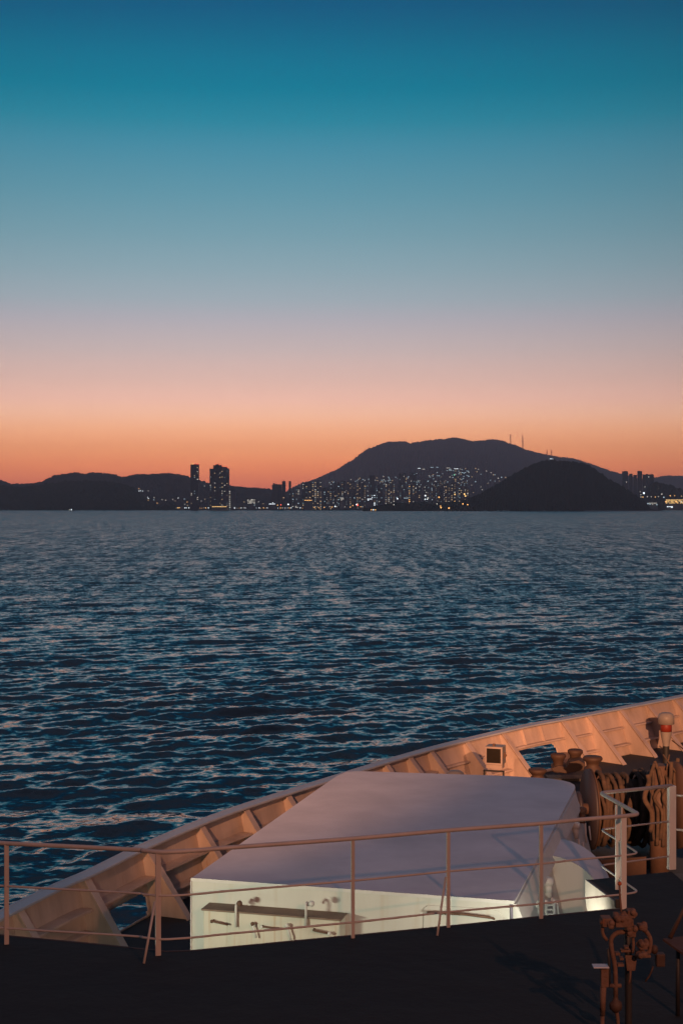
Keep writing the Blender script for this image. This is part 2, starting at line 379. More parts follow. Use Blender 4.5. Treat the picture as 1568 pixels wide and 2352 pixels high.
# ================================================================== FAR LAND
def forest(name, c, var=.5, bump=1.0):
    m, t, b = principled(name)
    tc = N(t, 'ShaderNodeTexCoord'); n = N(t, 'ShaderNodeTexNoise'); n.inputs['Scale'].default_value = .02; n.inputs['Detail'].default_value = 8; n.inputs['Roughness'].default_value = .7
    t.links.new(tc.outputs['Object'], n.inputs['Vector'])
    mxx = N(t, 'ShaderNodeMix', data_type='RGBA'); mxx.inputs['A'].default_value = (*c, 1); mxx.inputs['B'].default_value = (*[v * var for v in c], 1)
    t.links.new(n.outputs['Fac'], mxx.inputs['Factor']); t.links.new(mxx.outputs['Result'], b.inputs['Base Color'])
    b.inputs['Roughness'].default_value = 1.0; b.inputs['Specular IOR Level'].default_value = 0.0
    bp = N(t, 'ShaderNodeBump'); bp.inputs['Strength'].default_value = bump; bp.inputs['Distance'].default_value = 6; t.links.new(n.outputs['Fac'], bp.inputs['Height']); t.links.new(bp.outputs[0], b.inputs['Normal'])
    return m
M['wood_far_hazed'] = forest('far forest', (.21, .18, .20)); M['wood_mid'] = forest('middle forest', (.09, .075, .08)); M['wood_near'] = forest('near forest', (.035, .045, .03)); M['shore'] = forest('shore ground', (.04, .04, .042))  # far forest lightened to mauve: part of the haze is in its colour
def fnoise(x, y, seed, octs=((600, 1), (260, .5), (110, .28), (50, .16), (26, .1))):
    rr = np.random.default_rng(seed); v = np.zeros_like(x)
    for L, a in octs:
        for k in range(4):
            th = rr.random() * 6.283; ph = rr.random() * 6.283; kk = 2 * math.pi / (L * (.7 + .6 * rr.random()))
            v += a * .35 * np.sin(kk * (x * math.cos(th) + y * math.sin(th)) + ph + 1.3 * np.sin(kk * .6 * (x * math.sin(th) - y * math.cos(th)) + ph * 2))
    return v
class Hill:
    """a ridge whose skyline passes through the given points of the measuring frame, drawn at distance D; it rises from the shore at D0"""
    def __init__(s, name, pts, D0, D, D2, mat, seed, rough=6, power=1.0, nx=640, ny=80):
        px = np.array([p[0] for p in pts], float); py = np.array([p[1] for p in pts], float)
        s.X = (px - 784) / F; s.H = np.array([atY(a, bb, D).z for a, bb in pts]); s.D0, s.D, s.D2 = D0, D, D2; s.seed = seed; s.rough = rough; s.power = power; s.rag = 5.0 if D < 12000 else 7.0
        lo, hi = s.X[0], s.X[-1]
        tx = np.linspace(lo, hi, nx); ty = np.concatenate([np.linspace(0, 1, ny * 2 // 3), np.linspace(1, 2, ny // 3)[1:]])
        TX, TY = np.meshgrid(tx, ty, indexing='ij')
        Y = np.where(TY <= 1, D0 + (D - D0) * TY, D + (D2 - D) * (TY - 1)); X = TX * Y
        # straight columns in x, so the ground is a plain function of x and y
        Z = s.h(X, Y)
        n0, n1 = X.shape
        idx = np.arange(n0 * n1).reshape(n0, n1)
        q = np.stack([idx[:-1, :-1], idx[1:, :-1], idx[1:, 1:], idx[:-1, 1:]], -1).reshape(-1, 4)
        me = bpy.data.meshes.new(name); me.from_pydata(np.stack([X, Y, Z], -1).reshape(-1, 3).tolist(), [], q.tolist()); me.update()
        me.polygons.foreach_set('use_smooth', [True] * len(me.polygons)); me.materials.append(mat)
        o = bpy.data.objects.new(name, me); col.objects.link(o); tag(o, kind='structure')
    def h(s, X, Y):
        X = np.asarray(X, float); Y = np.asarray(Y, float)
        prof = np.interp(X / np.maximum(Y, 1), s.X, s.H)
        t = np.where(Y <= s.D, (Y - s.D0) / (s.D - s.D0), 1 - .8 * (Y - s.D) / (s.D2 - s.D)); t = np.clip(t, 0, 1)
        w = np.where(Y <= s.D, t ** s.power * (1.25 - .25 * t) if s.power >= 1 else t ** s.power, t)
        n = fnoise(X, Y, s.seed)
        env = np.clip(prof / 60, 0, 1)
        return prof * w + env * (n * s.rough * (.35 + 1.6 * np.sin(np.pi * np.clip(t, 0, 1)) * (Y < s.D)) + fnoise(X, Y, s.seed + 5, ((34, 1), (19, .9))) * s.rag) - 1.0 * (t <= 0)
    def hit(s, x, y):
        d = ray(x, y)
        for Y in np.linspace(s.D0, s.D * 1.02, 900):
            p = O + d * (Y / d.y)
            if float(s.h(p.x, p.y)) >= p.z: return Vector((p.x, p.y, float(s.h(p.x, p.y))))
        return None
z1 = lambda L: [zz(1, *p) for p in L]; z2 = lambda L: [zz(2, *p) for p in L]; z3 = lambda L: [zz(3, *p) for p in L]
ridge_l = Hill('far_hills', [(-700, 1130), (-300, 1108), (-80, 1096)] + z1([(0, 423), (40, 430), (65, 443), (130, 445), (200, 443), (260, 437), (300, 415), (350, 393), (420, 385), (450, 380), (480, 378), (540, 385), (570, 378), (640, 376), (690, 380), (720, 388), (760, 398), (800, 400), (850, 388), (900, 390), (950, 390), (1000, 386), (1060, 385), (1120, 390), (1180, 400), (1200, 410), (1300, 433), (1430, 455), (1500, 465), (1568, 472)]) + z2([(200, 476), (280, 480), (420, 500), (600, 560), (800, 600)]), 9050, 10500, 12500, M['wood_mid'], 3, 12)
ridge_n = Hill('wooded_headland', [(-700, 1150), (-300, 1125), (-80, 1122)] + z1([(0, 452), (130, 470), (300, 448), (420, 430), (560, 425), (680, 432), (780, 452), (850, 478), (900, 528), (950, 570), (1000, 588), (1040, 562), (1090, 562), (1110, 600), (1130, 612)]), 7900, 8700, 9000, M['wood_near'], 8, 7)
mountain = Hill('mountain', z2([(250, 600), (330, 560), (400, 482), (480, 440), (570, 415), (650, 380), (700, 360), (750, 325), (800, 300), (840, 265), (893, 230), (900, 222), (915, 223), (960, 203), (1020, 182), (1060, 180), (1100, 181), (1130, 184), (1160, 197), (1200, 185), (1260, 178), (1320, 170), (1370, 166), (1400, 158), (1440, 155), (1470, 157), (1500, 170), (1540, 178)]) + z3([(0, 170), (50, 170), (100, 185), (130, 190), (200, 190), (250, 185), (300, 183), (350, 188), (400, 205), (450, 220), (500, 243), (560, 260), (620, 278), (680, 290), (750, 300), (820, 308), (900, 333), (1000, 362), (1060, 385), (1150, 413), (1200, 425), (1300, 455), (1380, 480), (1500, 520), (1700, 600)]), 8300, 17000, 20500, M['wood_far_hazed'], 21, 16, power=1.35, nx=760)
hill_fr = Hill('distant_ridge', z3([(1150, 520), (1250, 470), (1330, 445), (1380, 440), (1420, 428), (1480, 425), (1568, 427), (1700, 440), (2200, 420), (3400, 520)]), 14000, 18500, 21000, M['wood_far_hazed'], 31, 12)
hill_mr = Hill('wooded_rise', z3([(1180, 640), (1260, 580), (1320, 520), (1350, 480), (1380, 465), (1430, 475), (1500, 495), (1540, 515), (1568, 522), (1750, 540), (2200, 560), (3400, 640)]), 8300, 8900, 9700, M['wood_near'], 35, 5)
hill_n = Hill('dark_wooded_hill', z2([(860, 606), (960, 585), (1060, 566), (1150, 569), (1250, 563), (1350, 566), (1450, 556)]) + z3([(0, 608), (60, 600), (130, 575), (200, 550), (250, 515), (300, 490), (370, 455), (420, 420), (470, 395), (520, 365), (570, 345), (620, 330), (700, 322), (760, 325), (830, 330), (880, 337), (930, 350), (980, 385), (1040, 430), (1100, 465), (1150, 490), (1200, 525), (1250, 560), (1300, 592), (1330, 625), (1350, 652), (1400, 660)]), 6500, 7100, 7700, M['wood_near'], 44, 6, nx=700)
# low built-up shore strip
mb = MB()
def strip(x0, x1, D0, D1, h):
    a, b2 = (x0 - 784) / F, (x1 - 784) / F
    mb.prism([(a * D0, D0, -1), (b2 * D0, D0, -1), (b2 * D1, D1, -1), (a * D1, D1, -1)], [(a * D0, D0, h), (b2 * D0, D0, h), (b2 * D1, D1, h + 4), (a * D1, D1, h + 4)])
strip(395, 900, 8120, 8700, 3.2); strip(1300, 2400, 8150, 8800, 3.5)
sg = mb.build('shore_ground', M['shore']); tag(sg, kind='structure')

GL = {'warm': glow('warm window light', (1.0, .66, .34), .95), 'cool': glow('cool window light', (.62, .86, .95), 1.1), 'pale': glow('pale window light', (.95, .88, .74), 1.05),
      'orange': glow('orange lamp light', (1.0, .48, .14), 2.6), 'white': glow('white lamp light', (.85, .95, 1.0), 2.6), 'dimwarm': glow('dim warm window light', (1.0, .66, .34), .34), 'dimcool': glow('dim cool window light', (.62, .86, .95), .36), 'red': glow('red beacon light', (1.0, .10, .05), 2.6), 'amber': glow('amber flood light', (1.0, .6, .2), 2.0),
      'green': glow('green lamp light', (.25, .9, .55), 1.4)}
M['block'] = plain('far concrete', (.17, .17, .19), .9); M['block2'] = plain('far glass facade', (.09, .095, .115), .6); M['block3'] = plain('far pale concrete', (.27, .26, .27), .9)
WIN = {}
def lit(parent, X, Y, Z, w, h, kind, name='window', d=.6):
    """one lit window, a thin box proud of the facade; all alike share a mesh"""
    key = (round(w, 1), round(h, 1), kind)
    if key not in WIN:
        mbw = MB(); mbw.box((0, 0, 0), (w / 2, d / 2, h / 2)); o = mbw.build(name, GL[kind]); WIN[key] = o.data; bpy.data.objects.remove(o)
    o = bpy.data.objects.new(name, WIN[key]); col.objects.link(o); o.parent = parent; o.location = Vector((X, Y, Z)) - Vector(parent.location)
    return o
def block(px0, px1, pyt, D, mat, wins, label, group=None, base=None, cat='apartment block', name='apartment_block', steps=(), kinds=('warm',), wsz=(4.6, 3.4), gz=2.0):
    """steps: extra roof volumes (x fraction from, to, height px); wins: (column fraction, row chance) pairs"""
    X0, X1 = (px0 - 784) / F * D, (px1 - 784) / F * D; zt = atY((px0 + px1) / 2, pyt, D).z; dep = max(14, (X1 - X0) * .6)
    r = empty(name, ((X0 + X1) / 2, D, gz), label, cat, group)
    w_ = MB(); w_.prism([(X0, D, gz - 14), (X1, D, gz - 14), (X1, D + dep, gz - 14), (X0, D + dep, gz - 14)], [(X0, D, zt), (X1, D, zt), (X1, D + dep, zt), (X0, D + dep, zt)])
    for fa, fb, hp in steps:
        a, b2 = X0 + (X1 - X0) * fa, X0 + (X1 - X0) * fb; hh = hp * D / F
        w_.prism([(a, D + dep * .2, zt + .0), (b2, D + dep * .2, zt), (b2, D + dep * .8, zt), (a, D + dep * .8, zt)], [(a, D + dep * .2, zt + hh), (b2, D + dep * .2, zt + hh), (b2, D + dep * .8, zt + hh), (a, D + dep * .8, zt + hh)])
    w_.build('wall', mat, r)
    n = int((zt - gz) / 11.0)
    cnt = 0
    for fc, ch in wins:
        for i in range(n):
            if random.random() < ch and cnt < 90:
                lit(r, X0 + (X1 - X0) * fc + random.uniform(-.6, .6), D - .35, gz + 5 + i * 11.0 + random.uniform(-1.5, 1.5), (wsz[0] + .8) * random.choice((.7, 1, 1, 1.2)), wsz[1] + random.choice((0, 1.2)), random.choice(kinds) if random.random() < .6 else random.choice(('dimwarm', 'dimcool'))); cnt += 1
    return r
# the two landmark towers
tA0, tA1 = zz(1, 1195, 325), zz(1, 1247, 325)
r = block(tA0[0], tA1[0], tA0[1], 7900, M['block2'], [(.12, .08), (.5, .08), (.86, .35)], 'slim lone skyscraper with red lights along its flat roof', cat='tower', name='tower', kinds=('pale', 'warm'), wsz=(4.2, 3), steps=((.55, .95, 1.0),))
for fx in (.1, .3, .55, .8, .9): 
    X0, X1 = (tA0[0] - 784) / F * 7900, (tA1[0] - 784) / F * 7900
    lit(r, X0 + (X1 - X0) * fx, 7899, atY(400, tA0[1], 7900).z + 1.6, 4.5, 3.2, 'red' if fx > .5 else 'orange', 'roof_light', 3)
a0, a1 = zz(1, 1315, 352), zz(1, 1434, 346)
r = block(a0[0], a1[0], a0[1], 7850, M['block2'], [(.05, .3), (.28, .35), (.42, .12), (.55, .1), (.66, .5), (.93, .4), (.80, .12)], 'broad twin topped skyscraper with columns of lit windows and red roof lights', cat='tower', name='tower', kinds=('pale', 'warm'), wsz=(4.2, 3),
          steps=((.18, .62, 8.0), (.30, .50, 10.5), (.62, .92, 4.5)))
X0, X1 = (a0[0] - 784) / F * 7850, (a1[0] - 784) / F * 7850
for fx, dy_ in ((.5, 9), (.34, 10.5), (.68, 6), (.84, 5), (.93, 3)):
    lit(r, X0 + (X1 - X0) * fx, 7852, atY(400, a0[1] - dy_, 7850).z, 4, 3, 'red', 'roof_light', 3)
# the low glazed block at its foot and the neighbours
def B(z, x0, x1, yt, D, mat, wins, label, **k):
    p0, p1 = zz(z, x0, yt), zz(z, x1, yt); return block(p0[0], p1[0], p0[1], D, M[mat], wins, label, **k)
B(1, 1434, 1446, 478, 7900, 'block3', [(.5, .95)], 'narrow bright block with pale lit stairs at the right foot of the twin topped tower', kinds=('pale',), wsz=(7, 3.2))
B(1, 1448, 1476, 486, 8150, 'block3', [(.3, .1)], 'dim grey block just right of the twin topped tower')
B(2, 295, 330, 452, 8400, 'block', [(.3, .08)], 'dark stepped block at the left end of the city skyline', steps=((.2, .5, 3.4), (.6, .9, 1.5)), kinds=('warm',))
B(2, 330, 356, 450, 8350, 'block2', [(.5, .06)], 'dark wide block between the stepped block and the tall dark slab')
B(2, 357, 380, 432, 8450, 'block2', [(.5, .05)], 'tall dark slab against the orange sky left of the lone thin tower', steps=((.3, .7, 1.2),))
B(2, 400, 414, 431, 8500, 'block2', [(.5, .05)], 'lone thin dark tower against the orange sky at the foot of the mountain slope')
# city blocks below the mountain: (z, x0, x1, ytop, D, mat, windows, kinds, label)
city = [
 (2, 418, 434, 474, 8420, 'block', [(.5, .25)], ('cool',), 'slim dim block beside the lone thin dark tower'),
 (2, 440, 468, 470, 8350, 'block3', [(.3, .3), (.75, .3)], ('cool', 'pale'), 'low grey block with faint bluish windows left of the long warm lit row'),
 (2, 482, 520, 440, 8400, 'block', [(.2, .42), (.75, .38)], ('warm', 'pale'), 'left block of the long warm lit row'),
 (2, 522, 556, 434, 8380, 'block', [(.3, .35), (.85, .6)], ('warm',), 'second block of the long warm lit row'),
 (2, 562, 606, 425, 8330, 'block3', [(.1, .5), (.45, .35), (.85, .75)], ('warm', 'pale'), 'brightest warm lit block at the right end of the long row'),
 (2, 612, 636, 470, 8450, 'block2', [(.5, .12)], ('cool',), 'dark low block just right of the brightest warm block'),
 (2, 640, 672, 462, 8350, 'block', [(.25, .2), (.7, .62)], ('warm',), 'block with one warm column of windows above the shore lights'),
 (2, 682, 700, 440, 8450, 'block', [(.5, .3)], ('warm',), 'slim block with a few warm windows'),
 (2, 704, 720, 438, 8450, 'block2', [(.5, .35)], ('cool',), 'slim block with a few cool windows beside a warm one'),
 (2, 726, 756, 428, 8400, 'block', [(.3, .5), (.8, .25)], ('warm', 'pale'), 'tall block left of the pair with orange window columns'),
 (2, 762, 792, 432, 8360, 'block', [(.3, .18), (.78, .68)], ('warm', 'orange'), 'tall block with an orange window column on its right edge'),
 (2, 800, 820, 478, 8500, 'block2', [(.5, .2)], ('cool',), 'low dark block in the gap between two tall warm blocks'),
 (2, 826, 850, 434, 8380, 'block', [(.2, .62), (.8, .2)], ('warm',), 'left half of the close pair of tall blocks'),
 (2, 854, 882, 442, 8360, 'block', [(.25, .3), (.8, .65)], ('warm', 'pale'), 'right half of the close pair of tall blocks'),
 (2, 888, 942, 512, 8250, 'block3', [(.15, .7), (.4, .7), (.65, .7), (.9, .7)], ('cool', 'white'), 'low block with a bright cyan lit storefront'),
 (2, 905, 940, 394, 9100, 'block2', [(.3, .15), (.8, .22)], ('cool',), 'high dim bluish tower standing uphill behind the cyan storefront'),
 (2, 956, 992, 452, 8500, 'block', [(.3, .25), (.7, .3)], ('cool', 'pale'), 'mid height block with cool white top windows'),
 (2, 1005, 1030, 435, 8350, 'block3', [(.15, .8), (.85, .45)], ('pale', 'warm'), 'left wing of the bright paired block with yellow window columns'),
 (2, 1036, 1062, 433, 8350, 'block3', [(.2, .4), (.85, .8)], ('warm', 'pale'), 'right wing of the bright paired block with yellow window columns'),
 (2, 1068, 1084, 500, 8300, 'block', [(.5, .4)], ('cool',), 'short block with cool lights right of the bright paired block'),
 (2, 1086, 1106, 382, 9300, 'block2', [(.5, .18)], ('cool',), 'left one of two dim bluish towers high on the slope'),
 (2, 1110, 1132, 380, 9300, 'block2', [(.5, .18)], ('cool', 'pale'), 'right one of two dim bluish towers high on the slope'),
 (2, 1150, 1168, 446, 8400, 'block', [(.3, .8)], ('warm', 'orange'), 'slim block with a dense amber column of windows'),
 (2, 1172, 1200, 436, 8400, 'block', [(.3, .55), (.85, .35)], ('warm', 'pale'), 'block right of the dense amber column'),
 (2, 1158, 1198, 380, 9200, 'block2', [(.2, .2), (.7, .25)], ('pale', 'cool'), 'tall pale dotted tower uphill of the amber column'),
 (2, 1206, 1228, 470, 8400, 'block2', [(.5, .3)], ('warm',), 'low dark block with scattered warm windows'),
 (2, 1240, 1286, 506, 8300, 'block3', [(.3, .55), (.6, .6)], ('cool', 'white'), 'wide low block lit bluish white'),
 (2, 1288, 1306, 478, 8420, 'block3', [(.5, .35)], ('cool',), 'pale slim slab, left of two'),
 (2, 1308, 1322, 482, 8420, 'block3', [(.5, .3)], ('cool', 'pale'), 'pale slim slab, right of two'),
 (2, 1340, 1366, 466, 8480, 'block2', [(.5, .3)], ('pale',), 'dark block with a few pale windows left of the yellow columns'),
 (2, 1376, 1392, 450, 8400, 'block', [(.5, .7)], ('warm',), 'left one of three slim yellow lit columns'),
 (2, 1396, 1410, 448, 8400, 'block', [(.5, .75)], ('warm', 'pale'), 'middle one of three slim yellow lit columns'),
 (2, 1414, 1428, 462, 8400, 'block', [(.5, .6)], ('warm',), 'right one of three slim yellow lit columns'),
 (2, 1432, 1450, 440, 8450, 'block', [(.4, .6)], ('pale', 'orange'), 'block with large amber glow near its foot'),
 (2, 1462, 1484, 466, 8420, 'block2', [(.3, .5), (.8, .3)], ('warm', 'cool'), 'block with mixed warm and cool windows near the dark hill'),
 (2, 1492, 1532, 472, 8380, 'block', [(.3, .55), (.7, .5)], ('warm', 'pale'), 'wide warm block nearest the dark wooded hill'),
 (3, 2, 20, 462, 8500, 'block', [(.5, .5)], ('pale',), 'slim pale lit block partly behind the dark hill'),
 (3, 28, 42, 440, 8520, 'block', [(.5, .6)], ('warm',), 'slim warm block rising over the left slope of the dark hill'),
 (3, 92, 112, 520, 8420, 'block3', [(.3, .8), (.8, .8)], ('amber',), 'small amber lit block on the left slope of the dark hill'),
]
for c in city:
    B(c[0], c[1], c[2], c[3], c[4], c[5], c[6], c[8], kinds=c[7], group='apartment blocks of the city below the mountain', gz=3 if c[4] < 9000 else 60)
random.seed(41)
for k in range(46):
    x0 = random.uniform(600, 1500); w_ = random.uniform(14, 30); kd = random.choice((('cool',), ('cool', 'pale'), ('pale',))); D_ = random.uniform(8700, 9600)
    B(2, x0, x0 + w_, random.uniform(432, 500) - (14 if x0 > 1100 else 0), D_, random.choice(('block3', 'block3', 'block')), [(.25, .30), (.75, .30)], 'small dim block wedged behind the taller lit blocks, ' + ('cool' if kd[0] == 'cool' else 'pale') + ' windows', kinds=kd, group='dim blocks behind the lit row, ' + ('cool' if kd[0] == 'cool' else 'pale'), gz=30, wsz=(3.6, 2.6))
# silhouettes on the right
for x0, x1, yt, lab, st in ((1160, 1196, 397, 'leftmost block on the skyline right of the dark hill', ((.3, .8, 1.0),)), (1205, 1226, 412, 'short slim block on the right skyline', ()), (1234, 1256, 420, 'low block between the taller ones on the right skyline', ()), (1262, 1291, 396, 'tallest block on the right skyline with a roof box', ((.1, .6, 1.2),)), (1296, 1316, 418, 'low slim block right of the tallest on the right skyline', ()), (1320, 1370, 418, 'broad block ending the right skyline', ((.0, .25, 1.4), (.6, .9, 1.0)))):
    B(3, x0, x1, yt, 9700, 'block2', [(.3, .06), (.7, .05)], lab, kinds=('pale',), group='blocks on the right skyline', steps=st, gz=20)

# hillside houses: one lit window each, found on the mountain slope
def house_mesh():
    mb = MB(); mb.box((0, 5, 0), (7, 5, 6)); mb.prism([(-7.4, -.4, 6), (7.4, -.4, 6), (7.4, 10.4, 6), (-7.4, 10.4, 6)], [(-5, 3, 9), (5, 3, 9), (5, 7, 9), (-5, 7, 9)])
    o = mb.build('wall', M['block']); d = o.data; bpy.data.objects.remove(o); return d
HM = house_mesh()
def house(x, y, hill, kind, label, group, w=4.4, h=3.4):
    p = hill.hit(x, y)
    if p is None: return
    r = empty('hillside_house', p, label, 'house', group)
    b_ = bpy.data.objects.new('wall', HM); col.objects.link(b_); b_.parent = r
    q_ = round(max(1, p.y / 8800) * 2) / 2 if p.y > 9500 else 1
    lit(r, p.x, p.y - .7, p.z + 2.5, w * q_, h * q_, kind)
pts = []
for k in range(250):
    x = random.uniform(640, 1530); yy = random.gauss(430 - (x - 640) * .02, 45)
    top = 440 - max(0, (x - 640)) * .10
    if yy < top or yy > 545: yy = random.uniform(top, 540)
    pts.append((x, yy))
kk = {'warm': 'small hillside house with a warm lit window below the mountain', 'cool': 'small hillside house with a cool white window below the mountain', 'pale': 'small hillside house with a pale lit window below the mountain'}
for x, yy in pts:
    k = random.choice(('warm', 'cool', 'cool', 'cool', 'pale')); q = zz(2, x, yy); house(q[0], q[1], mountain, k, kk[k], 'hillside houses below the mountain, ' + k + ' light')
for x, yy in ((0, 383), (40, 383), (62, 410), (92, 412), (170, 384), (190, 386), (180, 402), (206, 420), (243, 404), (275, 412), (290, 425), (300, 424), (323, 446), (345, 442), (372, 443), (300, 470), (330, 468), (270, 462), (248, 486), (255, 480), (145, 446), (120, 432), (170, 470), (205, 515), (88, 450), (118, 516), (143, 493), (60, 480), (30, 505), (215, 528), (155, 545)):
    k = random.choice(('warm', 'cool', 'pale')); q = zz(3, x, yy); house(q[0], q[1], mountain, k, 'house with a ' + {'warm': 'warm', 'cool': 'cool white', 'pale': 'pale'}[k] + ' window on the slope left of the dark hill', 'houses left of the dark hill, ' + k + ' light', 5.2, 3.8)
# long lit roof strips high on the slope
for i, (x, yy, w, k, lab) in enumerate(((1213, 354, 15, 'white', 'long low hall with a white light strip, leftmost high on the slope'), (1244, 360, 9, 'pale', 'short lit hall beside the leftmost white strip'), (1296, 350, 12, 'cool', 'dim lit hall in the middle of the high slope'), (1330, 354, 9, 'cool', 'small hall between two lit strips high on the slope'), (1398, 354, 14, 'pale', 'lit hall left of the brightest strip high on the slope'), (1450, 355, 17, 'white', 'brightest long lit hall high on the slope'), (1412, 370, 12, 'cool', 'lit hall just below the brightest strip'), (1495, 380, 18, 'cool', 'lit hall right and below the brightest strip'))):
    q = zz(2, x, yy); p = mountain.hit(*q)
    if p is None: continue
    r = empty('lit_hall', p, lab, 'hall', 'lit halls high on the slope'); mbh = MB(); mbh.box(p + Vector((0, 8, 0)), (w * 1.5, 8, 5)); mbh.build('wall', M['block3'], r)
    lit(r, p.x, p.y - .6, p.z + 2, w * 2.2, 3.6, k, 'window_band')
q = zz(3, 680, 316); p = mountain.hit(q[0], q[1])
if p:
    r = empty('lit_hall', p, 'lit hall just above the top of the dark wooded hill', 'hall', 'lit halls high on the slope'); mbh = MB(); mbh.box(p + Vector((0, 8, 0)), (26, 8, 5)); mbh.build('wall', M['block3'], r); lit(r, p.x, p.y - .6, p.z + 2, 40, 4, 'white', 'window_band')
q = zz(3, 600, 342); p = mountain.hit(q[0], q[1] + 1)
if p:
    r = empty('lit_hall', p, 'small bright building left of the dark hill top', 'hall', 'lit halls high on the slope'); mbh = MB(); mbh.box(p + Vector((0, 8, 0)), (10, 8, 6)); mbh.build('wall', M['block3'], r); lit(r, p.x - 3, p.y - .6, p.z + 3, 6, 6, 'cool', 'window_band'); lit(r, p.x + 4, p.y - .6, p.z - 3, 6, 5, 'cool', 'window_band')

# left valley lights
for x, yy, k in ((873, 481, 'orange'), (881, 496, 'white'), (895, 496, 'white'), (872, 497, 'white'), (931, 495, 'pale'), (928, 535, 'white'), (932, 543, 'white'), (930, 555, 'orange'), (968, 538, 'pale'), (966, 551, 'cool'), (988, 571, 'orange'), (1018, 550, 'pale'), (1040, 553, 'pale'), (1085, 550, 'pale'), (1118, 539, 'white'), (1100, 560, 'warm'), (1157, 546, 'cool'), (1175, 566, 'orange'), (1160, 580, 'pale'), (1177, 586, 'warm'), (1283, 464, 'pale'), (1286, 547, 'warm'), (1263, 560, 'pale'), (1224, 495, 'warm'), (1233, 548, 'cool'), (1235, 577, 'warm')):
    q = zz(1, x, yy); p = ridge_l.hit(*q)
    if p is None: continue
    r = empty('valley_house', p, 'valley house with ' + k + ' light left of the towers', 'house', 'valley houses, ' + k + ' light')
    b_ = bpy.data.objects.new('wall', HM); col.objects.link(b_); b_.parent = r; lit(r, p.x, p.y - .7, p.z + 2.5, 4.5, 3.5, k)
# shore lamps and shore buildings
LM = {}
def lamp(X, Y, z0, hgt, kind, rr, label, group):
    r = empty('street_lamp', (X, Y, z0), label, 'street lamp', group)
    key = (hgt, kind, rr)
    if key not in LM:
        a = MB(); a.tube([(0, 0, 0), (0, 0, hgt)], .35, 6); oa = a.build('pole', M['dark']); b2 = MB(); b2.ball((0, 0, hgt + rr * .6), rr, 5); ob = b2.build('lamp_head', GL[kind]); LM[key] = (oa.data, ob.data); bpy.data.objects.remove(oa); bpy.data.objects.remove(ob)
    for nme, d in zip(('pole', 'lamp_head'), LM[key]):
        o = bpy.data.objects.new(nme, d); col.objects.link(o); o.parent = r
for k in range(60):
    x = 404 + (700 - 404) * k / 59 + random.uniform(-1.2, 1.2); kind = random.choice(('orange', 'pale', 'orange', 'white')); D = 8140 + random.uniform(0, 60)
    lamp((x - 784) / F * D, D, 3, 9, kind, random.choice((1.4, 1.9, 2.4)), 'small ' + kind + ' lamp along the far waterfront', 'waterfront lamps, ' + kind)
for x, yy, k, rr in ((830, 578, 'red', 5.5), (825, 576, 'white', 4), (800, 583, 'orange', 2.6), (850, 590, 'orange', 2.2), (500, 593, 'orange', 2.8), (530, 596, 'orange', 2.2), (560, 594, 'orange', 2.6), (590, 597, 'orange', 2.0), (622, 594, 'orange', 2.6), (655, 590, 'pale', 2.6), (672, 592, 'orange', 2.4), (690, 588, 'white', 3.4), (700, 590, 'pale', 2.4), (288, 578, 'white', 4.2), (300, 566, 'white', 2.6), (350, 578, 'red', 3.4), (330, 580, 'orange', 2.6), (396, 575, 'white', 4), (430, 590, 'white', 3.4), (440, 596, 'white', 3.0), (60, 598, 'white', 3.0), (120, 560, 'warm', 2.4), (170, 545, 'pale', 2.4), (210, 560, 'pale', 2.2), (185, 580, 'cool', 2.2), (240, 572, 'warm', 2.2), (1520, 577, 'orange', 2.6), (1403, 598, 'orange', 3.4), (1353, 595, 'orange', 3.2), (1350, 586, 'orange', 2.4), (1341, 530, 'orange', 4.0), (1272, 535, 'pale', 4.0), (1255, 520, 'white', 4.2), (1080, 540, 'white', 3.6), (1490, 572, 'orange', 3.0), (1058, 577, 'pale', 2.2), (1328, 572, 'pale', 2.4), (1500, 510, 'amber', 5.0), (1506, 522, 'amber', 4.4), (1440, 512, 'amber', 4.0), (1436, 390, 'green', 3.4)):
    D = 6480 if yy > 560 and x > 1000 else 8130
    q = zz(2, x, yy); p = atY(q[0], q[1], D)
    wh = 'city shore' if x < 1000 else 'foot of the dark wooded hill'
    lamp(p.x, D, max(0.5, p.z - 12 - rr) if p.z > 14 + rr else 0.5, 12 if p.z > 14 + rr else max(2, p.z - rr - .5), k, rr, k + ' lamp ' + ('large' if rr > 3.1 else 'small') + ' at the ' + wh, wh + ' lamps, ' + k + (', large' if rr > 3.1 else ', small'))
def shed(z, x0, x1, yt, yb, D, kind, label, group=None, mat='block3'):
    a, b2 = zz(z, x0, yt), zz(z, x1, yb); p0, p1 = atY(a[0], a[1], D), atY(b2[0], b2[1], D)
    r = empty('waterfront_building', ((p0.x + p1.x) / 2, D, 2), label, 'building', group)
    m_ = MB(); m_.prism([(p0.x, D, 0), (p1.x, D, 0), (p1.x, D + 20, 0), (p0.x, D + 20, 0)], [(p0.x, D, p0.z + 3), (p1.x, D, p0.z + 3), (p1.x, D + 20, p0.z + 5), (p0.x, D + 20, p0.z + 5)]); m_.build('wall', M[mat], r)
    n = max(1, int((p1.x - p0.x) / 9)); rows = max(1, int((p0.z - max(p1.z, 3)) / 6))
    for i in range(n):
        for j in range(rows):
            if random.random() < .8: lit(r, p0.x + 4.5 + i * 9, D - .4, p0.z - 1 - j * 6, 6.5, 3.2, kind)
shed(2, 497, 550, 550, 560, 8110, 'orange', 'orange lit waterfront building below the long warm row')
shed(2, 275, 325, 573, 584, 8110, 'white', 'white lit terminal on the city shore left of the ferry lights')
shed(2, 420, 460, 588, 604, 8110, 'pale', 'glittering pier building at the middle of the city shore')
shed(1, 1330, 1425, 590, 602, 7830, 'amber', 'amber lit podium at the foot of the twin topped tower')
shed(1, 1110, 1150, 597, 602, 7900, 'amber', 'low amber lit quay left of the slim tower')
